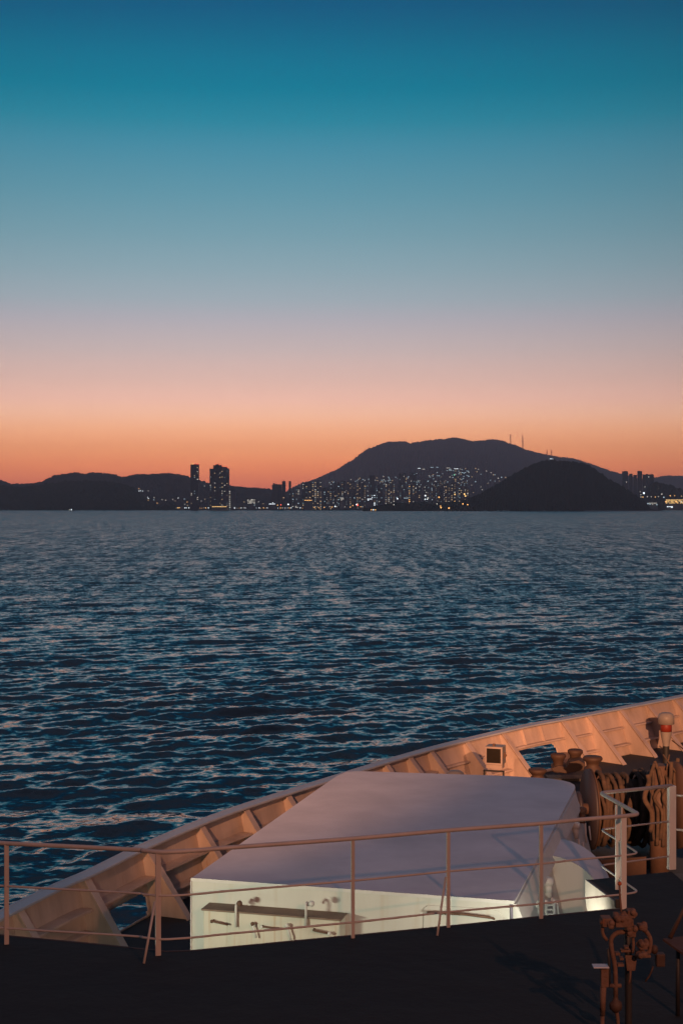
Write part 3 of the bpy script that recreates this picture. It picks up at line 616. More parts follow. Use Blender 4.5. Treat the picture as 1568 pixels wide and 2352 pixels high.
shed(2, 892, 930, 542, 556, 8200, 'white', 'bright storefront row under the bluish tower')
shed(2, 1120, 1152, 536, 542, 8200, 'cool', 'small cool lit roof behind the trees')
shed(2, 725, 748, 535, 556, 8200, 'pale', 'low pale lit block above the waterfront trees')
shed(2, 140, 196, 548, 575, 8140, 'pale', 'dim low building on the shore right of the towers')
shed(3, 1450, 1600, 588, 622, 8120, 'amber', 'large amber floodlit stand at the right edge of the far shore')
shed(3, 1600, 1760, 590, 622, 8120, 'amber', 'second amber floodlit stand further right')
shed(3, 1456, 1500, 634, 640, 8110, 'white', 'small white lit quay below the amber stand')
shed(3, 1325, 1395, 610, 620, 8115, 'pale', 'low pale lit quay at the right foot of the dark hill')
for x, yy, k, rr in ((1303, 541, 'white', 5.2), (1326, 566, 'pale', 3), (1283, 568, 'pale', 2.6), (1296, 569, 'orange', 2.6), (1278, 533, 'pale', 2.2), (1352, 567, 'pale', 2.4), (1380, 568, 'orange', 2.4), (1424, 548, 'pale', 3.6), (1437, 570, 'cool', 3.6), (1400, 566, 'pale', 2.4), (1480, 560, 'orange', 2.8), (1510, 560, 'orange', 2.2), (1556, 562, 'warm', 3), (1330, 612, 'cool', 3.6), (1345, 616, 'cool', 3.0), (1362, 619, 'pale', 2.6), (1390, 620, 'cool', 3.0), (1492, 635, 'white', 4.2), (1450, 600, 'orange', 3.6), (1520, 600, 'orange', 4), (1554, 600, 'pale', 4)):
    q = zz(3, x, yy); p = atY(q[0], q[1], 8100); lamp(p.x, 8100, 1.0, max(2, p.z - rr - 1), k, rr, k + (' large' if rr > 3.1 else ' small') + ' lamp at the right end of the far shore', 'right shore lamps, ' + k + (', large' if rr > 3.1 else ', small'))
# masts on the mountain's right shoulder
for x, yt, yb, lab in ((405, 147, 206, 'tall thin mast, leftmost on the mountain crest'), (487, 155, 238, 'tall thin mast, second from left on the mountain crest'), (650, 250, 288, 'short thin mast on the falling shoulder'), (680, 252, 291, 'short thick mast on the falling shoulder')):
    a, b2 = zz(3, x, yt), zz(3, x, yb); D = 17000; p0, p1 = atY(a[0], a[1], D), atY(b2[0], b2[1] + 3, D)
    r = empty('antenna_mast', p1, lab, 'mast', 'antenna masts on the mountain'); wdt = 6.0 if 'thin' in lab else 7
    m_ = MB()
    for sx, sy in ((1, 0), (-.5, .87), (-.5, -.87)): m_.tube([p1 + Vector((sx, sy, 0)) * wdt * 1.3, p0 + Vector((sx, sy, 0)) * wdt * .4], 2.2, 5)
    H = p0.z - p1.z; nseg = int(H / 12)
    for i in range(nseg): m_.box(p1 + UP * (i + .5) * H / nseg, (wdt * .9, wdt * .9, .5))
    m_.build('lattice', M['dark'], r)
    for i in (.55, .85): a_ = MB(); a_.box(p1 + UP * H * i, (3.2, 1, 3)); a_.build('antenna_panel', M['dark'], r)
# breakwater and two small boats
mb = MB(); p0 = atY(*zz(3, 905, 655), 6450); p1 = atY(*zz(3, 1420, 655), 6450)
mb.prism([(p0.x, 6440, -1), (p1.x, 6440, -1), (p1.x, 6470, -1), (p0.x, 6470, -1)], [(p0.x, 6445, 5), (p1.x, 6445, 4), (p1.x, 6465, 4), (p0.x, 6465, 5)])
tag(mb.build('breakwater', M['block'], origin=(p0.x, 6450, 0)), 'long low grey breakwater at the foot of the dark hill', 'breakwater')
def boat(x, y, lab, ks):
    D = 6200; p = atY(x, y, D); r = empty('fishing_boat', (p.x, D, 0), lab, 'boat', 'boats with lights near the far shore')
    h = MB(); h.prism([(p.x - 9, D - 2.5, 0), (p.x + 9, D - 1, 0), (p.x + 9, D + 1, 0), (p.x - 9, D + 2.5, 0)], [(p.x - 10, D - 3, 3), (p.x + 12, D - 1, 3.6), (p.x + 12, D + 1, 3.6), (p.x - 10, D + 3, 3)]); h.build('hull', M['block'], r)
    c = MB(); c.box((p.x - 3, D, 5), (3, 2, 2)); c.build('cabin', M['block3'], r)
    m_ = MB(); m_.tube([(p.x, D, 3), (p.x, D, 11)], .2, 5); m_.build('mast', M['dark'], r)
    for i, k in enumerate(ks):
        l = MB(); l.ball((p.x - 9 + i * 9, D - 3, 7), 2.1, 5); l.build('lamp', GL[k], r)
boat(165, 1170, 'small boat with two white lights below the left headland', ('pale', 'white'))
boat(857, 1169, 'small boat with three orange lights before the city shore', ('orange', 'white', 'orange'))

# ================================================================== THE SHIP
ZD, ZU, ZRAIL, ZB = 7.7, 4.55, 3.50, 5.1
caps = [(26, 2076), (198, 1997), (330, 1934), (517, 1859), (746, 1786), (966, 1720), (1186, 1667), (1320, 1642), (1568, 1594)]
def zt(u): return 6.42 - .14 * max(0, min(1, (u - 21) / 30))
cap_su = []
for x, y in caps:
    Z = 6.4
    for _ in range(4):
        p = atZ(x, y, Z); Z = zt(su(p)[1])
    cap_su.append(su(p))
cap_su = [(-11.6, 3.0), (-11.35, 12.0)] + cap_su
CL = 4.0
cap_su += [(.9, 52.6), (2.6, 53.9), (CL, 54.3)]
sp_ = spline([(a, b2, 0) for a, b2 in cap_su], 40)
# resample evenly
d = [0]
for i in range(1, len(sp_)): d.append(d[-1] + (sp_[i] - sp_[i - 1]).length)
LEN = d[-1]; dn = np.array(d); sn = np.array([p.x for p in sp_]); un = np.array([p.y for p in sp_])
def cap(L):
    s_, u_ = float(np.interp(L, dn, sn)), float(np.interp(L, dn, un)); e = .3
    ds = float(np.interp(L + e, dn, sn) - np.interp(L - e, dn, sn)); du = float(np.interp(L + e, dn, un) - np.interp(L - e, dn, un)); q = math.hypot(ds, du) or 1
    return s_, u_, du / q, -ds / q          # position and inward normal (towards the centre line)
def flare(u): return .2 + .42 * max(0, min(1, (u - 21) / 30))
def bpt(L, inw, f):
    """point of the bulwark: distance along, distance inboard of the plate, fraction down from the cap to the deck"""
    s_, u_, ns, nu = cap(L); Z = zt(u_) + (ZD - zt(u_)) * f; w = .06 + flare(u_) * f + inw
    return sh(s_ + ns * w, u_ + nu * w, Z)
def L_of_px(x, y):
    Z = 6.4
    for _ in range(4):
        p = atZ(x, y, Z); Z = zt(su(p)[1])
    s_, u_ = su(p); return float(dn[np.argmin((sn - s_) ** 2 + (un - u_) ** 2)])
stays_px = [(53, 2078), (199, 2007), (351, 1941), (474, 1888), (575, 1850), (668, 1820), (760, 1785), (880, 1748), (959, 1735), (1019, 1722), (1101, 1702), (1182, 1682), (1306, 1652), (1367, 1640), (1435, 1627), (1494, 1615), (1555, 1601)]
stays = sorted(L_of_px(*p) - .1 for p in stays_px)
first = stays[0]
stays = [first - 2.4 * k for k in range(7, 0, -1) if first - 2.4 * k > 1] + stays
k = stays[-1] + 1.9
while k < LEN - .5: stays.append(k); k += 1.9
iL = {p: min(range(len(stays)), key=lambda i: abs(stays[i] - L_of_px(*p))) for p in ((53, 2078), (199, 2007), (351, 1941), (1182, 1682), (1306, 1652))}
holes = []
a_, b_ = stays[iL[(199, 2007)]], stays[iL[(351, 1941)]]; holes.append((a_ + .75, b_ - .12, .64, .97))
a_, b_ = stays[iL[(1182, 1682)]], stays[iL[(1306, 1652)]]; holes.append((a_ + .30, b_ - .50, .46, .93))
a_, b_ = stays[iL[(53, 2078)]], stays[iL[(199, 2007)]]; holes.append((a_ + (b_ - a_) * .55, b_ - .4, .80, .95))
bul = empty('bulwark', sh(-10, 25, ZD), 'flared steel bow bulwark with slanted stays, lit orange, along the ship side', 'bulwark')
def inhole(L, f):
    for h0, h1, f0, f1 in holes:
        H = 1.15; cx_, cf = (h0 + h1) / 2, (f0 + f1) / 2; ax_, af = (h1 - h0) / 2, (f1 - f0) / 2 * H
        dx, dy = abs(L - cx_) - (ax_ - .16), abs(f - cf) * H - (af - .16)
        if max(dx, 0) ** 2 + max(dy, 0) ** 2 < .16 ** 2 and dx < .16 and dy < .16: return True
    return False
def plate(side):
    mb = MB(); nL = int((LEN - .2) / .06); nf = 34; Ls = [i * (LEN - .02) / nL for i in range(nL + 1)]; fs_ = [j / nf for j in range(nf + 1)]
    vs = [bpt(L, 0, f) for L in Ls for f in fs_]; out = []
    if side < 0: vs = [mirror(v) for v in vs]
    for i in range(nL):
        for j in range(nf):
            if side > 0 and inhole((Ls[i] + Ls[i + 1]) / 2, (fs_[j] + fs_[j + 1]) / 2): continue
            q = (i * (nf + 1) + j, (i + 1) * (nf + 1) + j, (i + 1) * (nf + 1) + j + 1, i * (nf + 1) + j + 1); out.append(q)
    mb.add(vs, out, True); return mb
def mirror(v):
    s_, u_ = su(Vector(v)); return sh(2 * CL - s_, u_, EYE - v.z)
o = plate(1).build('plate', M['bulwark'], bul); m_ = o.modifiers.new('thickness', 'SOLIDIFY'); m_.thickness = .02; m_.offset = 0
def ribbon(fn, Ls):
    """sweep a rectangle: fn(L) gives four corner points"""
    mb = MB(); vs = [p for L in Ls for p in fn(L)]; n = len(Ls)
    fs_ = [(4 * i + k, 4 * i + (k + 1) % 4, 4 * i + 4 + (k + 1) % 4, 4 * i + 4 + k) for i in range(n - 1) for k in range(4)] + [(0, 1, 2, 3), tuple(4 * (n - 1) + k for k in (3, 2, 1, 0))]
    return mb.add(vs, fs_)
Lall = [i * (LEN - .01) / 260 for i in range(261)]
def capq(L):
    s_, u_, ns, nu = cap(L); Z = zt(u_); return [sh(s_, u_, Z), sh(s_ + ns * .30, u_ + nu * .30, Z), sh(s_ + ns * .30, u_ + nu * .30, Z + .05), sh(s_, u_, Z + .05)]
ribbon(capq, Lall).build('cap_rail', M['cap'], bul, bevel=.012)
for L in stays:
    tw = .012; bw = .80 if L < 30 else .92; T = [bpt(L, .0, .045), bpt(L, .16, .045), bpt(L, bw, 1.0), bpt(L, .0, 1.0)]
    tang = (bpt(L + .1, 0, .5) - bpt(L - .1, 0, .5)).normalized()
    w_ = MB(); w_.prism([p - tang * tw for p in T], [p + tang * tw for p in T])
    st = w_.build('stay', M['bulwark'], bul)
    a_, b_ = bpt(L, .16, .045), bpt(L, bw, 1.0); nrm = (b_ - a_).cross(tang).normalized() * .012
    f_ = MB(); f_.prism([a_ - tang * .09 - nrm, a_ + tang * .09 - nrm, b_ + tang * .09 - nrm, b_ - tang * .09 - nrm], [a_ - tang * .09 + nrm, a_ + tang * .09 + nrm, b_ + tang * .09 + nrm, b_ - tang * .09 + nrm])
    f_.build('flange', M['bulwark'], st)
for i in range(len(stays) - 1):
    a_, b_ = stays[i] + .08, stays[i + 1] - .08
    if b_ - a_ < .5: continue
    fr = [.40, .74]
    for h in holes:
        if h[0] > stays[i] and h[1] < stays[i + 1]: fr = [h[2] - .08] if h[2] < .5 else ([.42] if h[2] < .7 else [.42, .72])
    for f in fr:
        Ls = [a_ + (b_ - a_) * k / 6 for k in range(7)]; wd = (.26 if a_ < 34 else .14) if f < .6 else .20
        ribbon(lambda L: [bpt(L, .012, f), bpt(L, wd, f), bpt(L, wd, f + .03), bpt(L, .012, f + .03)], Ls).build('stringer', M['bulwark'], bul)
    if fr[0] < .39 and a_ > 34:
        for q in (.35, .68):
            L = a_ + (b_ - a_) * q; v_ = MB(); tang = (bpt(L + .1, 0, .5) - bpt(L - .1, 0, .5)).normalized() * .01
            T = [bpt(L, .012, .05), bpt(L, .10, .05), bpt(L, .10, .38 if fr[0] > .36 else fr[0]), bpt(L, .012, .38 if fr[0] > .36 else fr[0])]; v_.prism([p - tang for p in T], [p + tang for p in T]); v_.build('rib', M['bulwark'], bul)
# starboard side, mostly outside the photograph
bs = empty('bulwark', sh(16, 30, ZD), 'starboard bow bulwark beyond the right edge, beside the winches', 'bulwark')
o = plate(-1).build('plate', M['bulwark'], bs); m_ = o.modifiers.new('thickness', 'SOLIDIFY'); m_.thickness = .02
ribbon(lambda L: [mirror(p) for p in capq(L)], Lall).build('cap_rail', M['cap'], bs)
# fore deck and hull
Ls = [i * (LEN - .01) / 120 for i in range(121)]
port = [bpt(L, -.02, 1.0) for L in Ls]; stb = [mirror(p) for p in reversed(port)]
mb = MB(); ring = port + stb[1:]
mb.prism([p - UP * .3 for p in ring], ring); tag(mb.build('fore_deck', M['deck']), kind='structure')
mb = MB(); vs = []
for p in ring:
    s_, u_ = su(p); vs.append(p - UP * .02 + Vector((0, 0, 0)))
    c = sh(CL, u_ - 1, 0); q = Vector((p.x, p.y, 0)); cc = Vector((c.x, c.y, 0)); w = q + (cc - q) * .16; vs.append(Vector((w.x, w.y, -2.0)))
n = len(ring); mb.add(vs, [(2 * i, 2 * i + 1, 2 * ((i + 1) % n) + 1, 2 * ((i + 1) % n)) for i in range(n)], True)
tag(mb.build('ship_hull', M['hull']), kind='structure')

# ---- deckhouse with the flat grey roof
dk = empty('deckhouse', sh(-4.6, 23, ZD), 'large deckhouse with flat mauve grey roof and pale lit front wall', 'deckhouse')
rp = [(440, 2017), (1181, 2070), (1206, 2023), (1262, 1918), (1316, 1818), (1320, 1808), (1318, 1802.5), (1308, 1797), (1290, 1792.5), (1259, 1788), (1160, 1782), (973, 1776), (819, 1771), (796, 1772.5), (774, 1782), (746, 1801), (600, 1904)]
top = [atZ(x, y, ZB) for x, y in rp]
cN = Vector((sum(p.x for p in top), sum(p.y for p in top), 0)) / len(top)
mb = MB(); mb.prism([p - UP * .03 for p in top], top); mb.build('roof', M['roof'], dk)
P1, P2, P4 = top[0], top[1], top[5]
sl = SB * .25
low = []
for i, p in enumerate(top):
    q = p - UP * .034
    if 1 <= i <= 5: q2 = q + SB * .25 * (ZD - ZB)
    else: q2 = q
    low.append(Vector((q2.x, q2.y, EYE - ZD)))
mb = MB(); up_ = [Vector((p.x, p.y, EYE - ZB - .034)) for p in top]; n = len(top)
mb.add(up_ + low, [(i, (i + 1) % n, n + (i + 1) % n, n + i) for i in range(n)]); mb.build('wall', M['house'], dk)
fd = (P2 - P1).normalized(); fn = Vector((fd.y, -fd.x, 0)).normalized()
if fn.y > 0: fn = -fn
def W_(z, x, y, off=0.0):
    q = zz(z, x, y); return onplane(q[0], q[1], P1 + fn * off, fn)
mb = MB(); a_, b_ = P1 - UP * .034, P2 - UP * .034   # thin drip edge along the front of the roof
mb.prism([a_ + fn * .002, b_ + fn * .002, b_ + fn * .03, a_ + fn * .03], [a_ + fn * .002 + UP * .045, b_ + fn * .002 + UP * .045, b_ + fn * .03 + UP * .045, a_ + fn * .03 + UP * .045]); mb.build('front_edge', M['white'], dk)
mb = MB(); mb.tube([P1 - UP * .04 + fn * .012, Vector((P1.x, P1.y, EYE - ZD)) + fn * .012], .012, 8); mb.build('corner_trim', M['white'], dk)
def seam(pts, w=.012):
    mb = MB()
    for (x0, y0), (x1, y1) in zip(pts, pts[1:]):
        a_, b_ = atZ(x0, y0, ZB - .004), atZ(x1, y1, ZB - .004); t_ = (b_ - a_).normalized(); nn = Vector((-t_.y, t_.x, 0)) * w
        mb.prism([a_ - nn - UP * .003, a_ + nn - UP * .003, b_ + nn - UP * .003, b_ - nn - UP * .003], [a_ - nn, a_ + nn, b_ + nn, b_ - nn])
    mb.build('weld_seam', M['seam'], dk)
# chamfered trim along the starboard roof edge
R0, R1 = top[1], top[4]
mb = MB(); mb.prism([R0 - UP * .04, R1 - UP * .04, R1 + SB * .05 - UP * .30, R0 + SB * .05 - UP * .30], [R0 + SB * .03 - UP * .035, R1 + SB * .03 - UP * .035, R1 + SB * .14 - UP * .30, R0 + SB * .14 - UP * .30]); mb.build('edge_coaming', M['white'], dk)
# front wall seam, panel and handrail at the right
a_, b_ = W_(12, 852, 562, .008), W_(12, 855, 672, .008); mb = MB(); mb.tube([a_, b_], .02, 6); mb.build('drain_pipe', M['seam'], dk)
mb = MB(); pl = [W_(12, x, y, .02) for x, y in ((305, 600), (330, 582), (720, 606), (780, 625), (800, 655), (800, 700), (300, 760))]; mb.prism([p - fn * .018 for p in pl], pl); mb.build('access_panel', M['house'], dk, bevel=.008)
mb = MB(); mb.tube(rounded([W_(12, 330, 626, .01), W_(12, 335, 628, .12), W_(12, 560, 640, .12), W_(12, 735, 662, .12), W_(12, 745, 668, .01)], .05), .016, 8); mb.build('grab_rail', M['rusty'], dk)

# ---- locker on the front wall
lk = empty('equipment_locker', W_(11, 650, 780, .3), 'cream steel locker with rust streaks and clamp handles on the deckhouse front', 'locker')
LO = .30
tl, tr = W_(11, 198, 584, LO), W_(11, 1148, 654, LO); tr = Vector((tr.x, tr.y, tl.z))
body = [tl, tr]; q4 = [tl, tr, tr - fn * (LO - .003), tl - fn * (LO - .003)]
mb = MB(); mb.prism([Vector((p.x, p.y, EYE - 7.3)) for p in q4], [p - UP * .02 for p in q4]); mb.build('body', M['locker'], lk, bevel=.01)
ex = fd * .02; mb = MB(); q5 = [tl - ex + fn * .03, tr + ex + fn * .03, tr + ex - fn * (LO - .003), tl - ex - fn * (LO - .003)]; mb.prism([p - UP * .018 for p in q5], [p + UP * .004 for p in q5]); mb.build('lid', M['lockertop_shaded'], lk)
for x in (425, 912):
    a_ = W_(11, x, 578, LO + .04); h = MB(); c0 = a_
    h.tube(rounded([c0 - UP * .26, c0 + UP * .03, c0 + UP * .06 - fn * .06, c0 + UP * .0 - fn * .12], .05), .016, 8); hg = h.build('hinge_strap', M['white'], lk)
    h = MB(); h.ball(c0 + UP * .06 + fd * (.05 if x < 600 else .08), .040, 8); h.build('hinge_knuckle', M['rusty'] if x < 600 else M['white'], hg)
for pts, r_ in (((258, 672, 370, 698), .018), ((540, 690, 566, 788), .02), ((603, 712, 732, 724), .015), ((782, 702, 808, 800), .02), ((962, 735, 1075, 758), .02)):
    x0, y0, x1, y1 = pts; a_, b_ = W_(11, x0, y0, LO + .06), W_(11, x1, y1, LO + .06); h = MB(); h.tube([a_ - fn * .058, a_, b_], r_ * .75, 8); hd = h.build('clamp_handle', M['rusty'] if x0 not in (540, 782) else M['white'], lk)
    h = MB(); h.ball(a_ if x0 < 900 else b_, r_ * 1.35, 6); h.build('clamp_knob', M['rusty'] if x0 < 600 else M['white'], hd)

# ---- curved ventilation trunk on the starboard side of the deckhouse
vt = empty('vent_trunk', sh(-1.9, 22.3, ZD), 'pale quarter round vent trunk against the deckhouse right side', 'vent trunk')
U0, U1, RC, SC, ZC = 21.7, 22.85, .90, -2.3, 6.2
arc = [(SC - .02, ZC - RC)] + [(SC + RC * math.sin(math.radians(a)), ZC - RC * math.cos(math.radians(a))) for a in range(5, 91, 5)] + [(SC + RC, ZD)]
base = [(SC - .02, ZD)]
mb = MB(); sec = arc + base; mb.prism([sh(s_, U0, Z) for s_, Z in sec], [sh(s_, U0 + .03, Z) for s_, Z in sec]); mb.build('end_plate', M['house'], vt)
mb = MB(); ar2 = arc
mb.add([sh(s_, U0 + .032, Z) for s_, Z in ar2] + [sh(s_, U1, Z) for s_, Z in ar2], [(i, i + 1, len(ar2) + i + 1, len(ar2) + i) for i in range(len(ar2) - 1)], True); o = mb.build('curved_top', M['roof'], vt)
mb = MB(); mb.prism([sh(s_, U1 + .002, Z) for s_, Z in sec], [sh(s_, U1 + .03, Z) for s_, Z in sec]); mb.build('end_plate', M['house'], vt)
def gooseneck(px, u, Rr, label, mat, drop=.3):
    base_ = at_u(*px, u); r = empty('gooseneck_vent', base_, label, 'vent pipe', 'gooseneck vents on the deckhouse side')
    m_ = MB(); m_.tube(rounded([base_ - SB * .42 + UP * .02, base_ + UP * .02, base_ - UP * .20], .12), Rr, 12); m_.build('pipe', mat, r)
    m_ = MB(); m_.lathe(base_ + UP * .02, [(0.001, Rr * 1.15), (Rr * .8, Rr * 1.1), (Rr * 1.35, Rr * .7), (Rr * 1.5, 0), (Rr * 1.3, -Rr * .8), (Rr * .9, -Rr)], 14); m_.build('cowl', mat, r)
    m_ = MB(); m_.tube([base_ + SB * .05 - UP * .2, base_ + SB * .07 - UP * (drop + .25)], .018, 7); m_.tube([base_ + SB * .12 - UP * .25, base_ + SB * .15 - UP * (drop + .2)], .014, 7); m_.build('bracket', M['white'], r)
gooseneck(zz(5, 565, 490), 25.6, .055, 'upper orange lit gooseneck vent behind the curved trunk', M['rusty'])
gooseneck(zz(5, 500, 640), 24.6, .055, 'lower rusty white gooseneck vent just behind the curved trunk', M['white'])
gooseneck(zz(5, 230, 1200), 20.7, .055, 'white gooseneck vent with rust in front of the curved trunk', M['white'])
gooseneck(zz(5, 105, 1420), 19.8, .055, 'brightly lit gooseneck vent nearest the platform edge', M['white'])
# small step ladder by the wall and wall bracket
r = empty('step_ladder', sh(-1.95, 20.4, 6.6), 'short white steel ladder beside the deckhouse wall under the gooseneck vents', 'ladder')
for q in (zz(5, 205, 1400), zz(5, 285, 1400)):
    a_ = at_u(*q, 20.3); m_ = MB(); m_.tube([a_ + UP * .05, a_ - UP * .9], .02, 7); m_.build('side_rail', M['white'], r)
for k in range(4):
    a_, b_ = at_u(*zz(5, 205, 1420 + 45 * k), 20.3), at_u(*zz(5, 285, 1420 + 45 * k), 20.3); m_ = MB(); m_.tube([a_, b_], .014, 7); m_.build('rung', M['white'], r)

# ---- the dark platform deck in front of the camera
ed = [zz(6, 0, 1120), zz(6, 680, 1183), zz(6, 1150, 1233), zz(6, 1340, 1228), zz(11, 1568, 742), zz(12, 460, 716), zz(12, 1040, 655), zz(5, 880, 1463)]
edge = [atZ(x, y, ZU) for x, y in ed]
ext = [atZ(1444, 2088, ZU), atZ(1353, 2021, ZU), atZ(1439, 2012, ZU), atZ(1541, 2002, ZU), atZ(1600, 2052, ZU)]
e0 = edge[0]; dirL = (edge[0] - edge[2]).normalized()
outl = [e0 + dirL * 14] + edge + [ext[0] + Vector((0, 0, 0)), ext[1], ext[2], ext[3], ext[4], ext[4] + (edge[6] - edge[4]).normalized() * 10 - Vector((0, 0, 0))]
poly = outl + [Vector((16, 3, EYE - ZU)), Vector((-20, 3, EYE - ZU))]
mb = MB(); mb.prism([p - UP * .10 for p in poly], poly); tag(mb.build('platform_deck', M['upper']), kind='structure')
# low coaming along the edge, seen as a thin warm line
mb = MB()
for a_, b_ in zip(outl[:10], outl[1:11]):
    t_ = (b_ - a_).normalized(); nn = Vector((t_.y, -t_.x, 0)); a2, b2 = a_ - nn * .0, b_ - nn * .0
    mb.prism([a2 - UP * .11, b2 - UP * .11, b2 + nn * -.03 - UP * .11, a2 + nn * -.03 - UP * .11], [a2 + UP * .003, b2 + UP * .003, b2 + nn * -.03 + UP * .003, a2 + nn * -.03 + UP * .003])
tag(mb.build('platform_edging', M['edging'], origin=edge[3]), 'thin rust brown steel edging along the dark platform', 'edging')
# bright fascia under the step out
mb = MB(); a_, b_ = ext[1] + UP * .001, atZ(1440, 2085, ZU) + UP * .001; a_ = a_ - SB * .035; b_ = b_ - SB * .035; tdir = (b_ - a_).normalized()
pl = [a_, b_, b_ - UP * .45, a_ + tdir * .22 - UP * .42, a_ + tdir * .06 - UP * .34, a_ - UP * .22]; nn = Vector((tdir.y, -tdir.x, 0)) * .02
mb.prism([p - nn for p in pl], [p + nn for p in pl]); tag(mb.build('support_bracket', M['gear'], origin=a_), 'bright white steel bracket under the step out beside the gate', 'bracket')
# superstructure wall below and behind the camera
mb = MB(); mb.box((0, -6, EYE - 4), (17, 5, 8)); mb.box((0, 6, EYE - 7.5 + 1.2), (13, 5, 1.6)); tag(mb.build('superstructure', M['white']), kind='structure')

# ---- railing
rl = empty('deck_railing', edge[3], 'thin steel railing lit orange along the front of the dark platform', 'railing')
rt = [(-330, 1915), (-120, 1928), (15, 1937)] + [zz(6, 900, 519), zz(6, 1000, 528), zz(6, 1120, 538), zz(6, 1250, 534), zz(6, 1400, 524), zz(11, 400, 157), zz(11, 1245, 95), zz(12, 465, 112), zz(12, 1040, 70), zz(5, 500, 573), zz(5, 975, 535)]
rail = [atZ(x, y, ZRAIL) for x, y in rt]
A0 = atZ(*zz(5, 1125, 516), ZRAIL); B0 = atZ(*zz(5, 745, 305), ZRAIL); C0 = atZ(*zz(5, 1452, 232), ZRAIL)
sm = spline(rail, 5)
for i, dz in enumerate((0, .445, .885)):
    path = [p - UP * dz for p in sm[:-1]] + [p - UP * dz for p in rounded([sm[-1], A0, B0, C0], .10 if i else .07, 5)]
    mb = MB(); mb.tube(path, .0235 if i == 0 else .0115, 10); mb.build('top_rail' if i == 0 else 'mid_rail', M['rail'], rl)
def foot(p, mb, w=.026, d=.007, dz=1.09):
    ax = (SB * 1.0, FW, UP); mb.box(p - UP * dz / 2, (w, d, dz / 2), (Vector((.95, .31, 0)), Vector((-.31, .95, 0)), UP)); return mb
def rail_at(x):
    best = min(range(len(sm)), key=lambda i: abs(784 + F * sm[i].x / sm[i].y - x)); return sm[best]
def on_rail(x):
    for a_, b_ in zip(sm, sm[1:]):
        xa, xb = 784 + F * a_.x / a_.y, 784 + F * b_.x / b_.y
        if xa <= x <= xb: return a_ + (b_ - a_) * ((x - xa) / (xb - xa))
    return rail_at(x)
for x, w in ((-200, .026), (15, .024), (363, .028), (810, .019), (1029, .020), (1242, .022), (1433, .034)):
    p = on_rail(x); mb = MB(); foot(p, mb, w, .012); mb.build('stanchion', M['rail'] if x < 1400 else M['gate'], rl, bevel=.003)
for x, dxy in ((361, (-.10, -.26)), (1027, (-.13, -.30))):
    p = on_rail(x); mb = MB(); mb.tube([p - UP * .50 + Vector((-.02, -.02, 0)), p - UP * 1.05 + Vector((dxy[0], dxy[1], 0))], .013, 8); mb.build('brace', M['rail'], rl)
p = C0; mb = MB(); foot(p, mb, .05, .03, 1.05); mb.build('gate_post', M['gate'], rl, bevel=.006)
mid = A0 + (B0 - A0) * .50
a_, b_ = zz(5, 897, 405), zz(5, 897, 1272); pa = mid; mb = MB(); mb.box(pa - UP * .52, (.042, .012, .50), (Vector((1, .1, 0)).normalized(), Vector((-.1, 1, 0)).normalized(), UP)); mb.build('ladder_stile', M['gate'], rl, bevel=.004)
# the next railing at the right edge of the frame
r2 = empty('deck_railing', C0 + Vector((.6, .2, -1)), 'short length of white railing at the right edge beside the rope winch', 'railing')
D0_ = C0 + Vector((.42, -.10, -.02)); mb = MB(); foot(D0_ + UP * .12, mb, .035, .02, 1.15); mb.build('stanchion', M['gate'], r2)
for dz in (.45, .02): 
    mb = MB(); mb.tube([C0 + Vector((.05, 0, -dz - .1)), D0_ + Vector((0, 0, -dz - .1)), D0_ + Vector((.8, -.3, -dz - .1))], .014, 8); mb.build('mid_rail' if dz > .1 else 'top_rail', M['gate'], r2)

# ================================================================== FOREDECK GEAR
def deckpt(x, y): return atZ(x, y, ZD)
# searchlight box on a stand
Yb = 35.0; c = atY(*zz(4, 300, 560), Yb); r = empty('floodlight_box', Vector((c.x, Yb, EYE - ZD)), 'boxy deck light with a dark glass front standing behind the deckhouse roof', 'deck light')
fr = atY(*zz(4, 293, 545), Yb); ax = (Vector((.95, -.312, 0)), Vector((.312, .95, 0)), UP)
mb = MB(); mb.box(fr + ax[1] * .2, (.22, .20, .225), ax); mb.build('housing', M['gear'], r, bevel=.02)
mb = MB(); mb.box(fr - ax[1] * .006, (.175, .006, .175), ax); mb.build('glass', M['screen'], r)
for sx, sz, hx, hz in ((-.195, 0, .018, .215), (.195, 0, .018, .215), (0, .197, .177, .018), (0, -.197, .177, .018)):
    mb = MB(); mb.box(fr - ax[1] * .012 + ax[0] * sx + UP * sz, (hx, .012, hz), ax); mb.build('frame', M['bulwark'], r)
mb = MB(); mb.ball(fr + ax[0] * .26 + ax[1] * .15, .035, 6); mb.box(fr + ax[0] * .235 + ax[1] * .15, (.015, .02, .07), ax); mb.build('latch', M['rusty'], r)
mb = MB(); mb.box(fr + UP * .25 - ax[0] * .02 + ax[1] * .1, (.03, .03, .03), ax); mb.build('handle', M['rusty'], r)
mb = MB(); mb.box(fr - UP * .27 + ax[1] * .18, (.20, .14, .05), ax); mb.build('mounting', M['bulwark'], r)
for sx in (-.24, .24):
    mb = MB(); mb.box(fr - UP * .78 + ax[0] * sx, (.018, .03, .42), ax); mb.build('leg', M['dark'], r)
mb = MB(); mb.box(fr - UP * .375, (.26, .03, .018), ax); mb.build('crossbar', M['dark'], r)
# small white capped vent behind the roof
q = zz(14, 815, 375); c = atY(*q, 34); r = empty('small_vent', Vector((c.x, c.y, EYE - ZD)), 'small white round capped vent left of the deck light', 'vent')
mb = MB(); mb.lathe(c, [(0.001, .04), (.13, .035), (.20, -.01), (.21, -.06), (.13, -.09)], 18); mb.build('cap', M['gear'], r)
mb = MB(); mb.tube([c - UP * .1, Vector((c.x, c.y, EYE - ZD))], .09, 12); mb.build('pipe', M['white'], r)
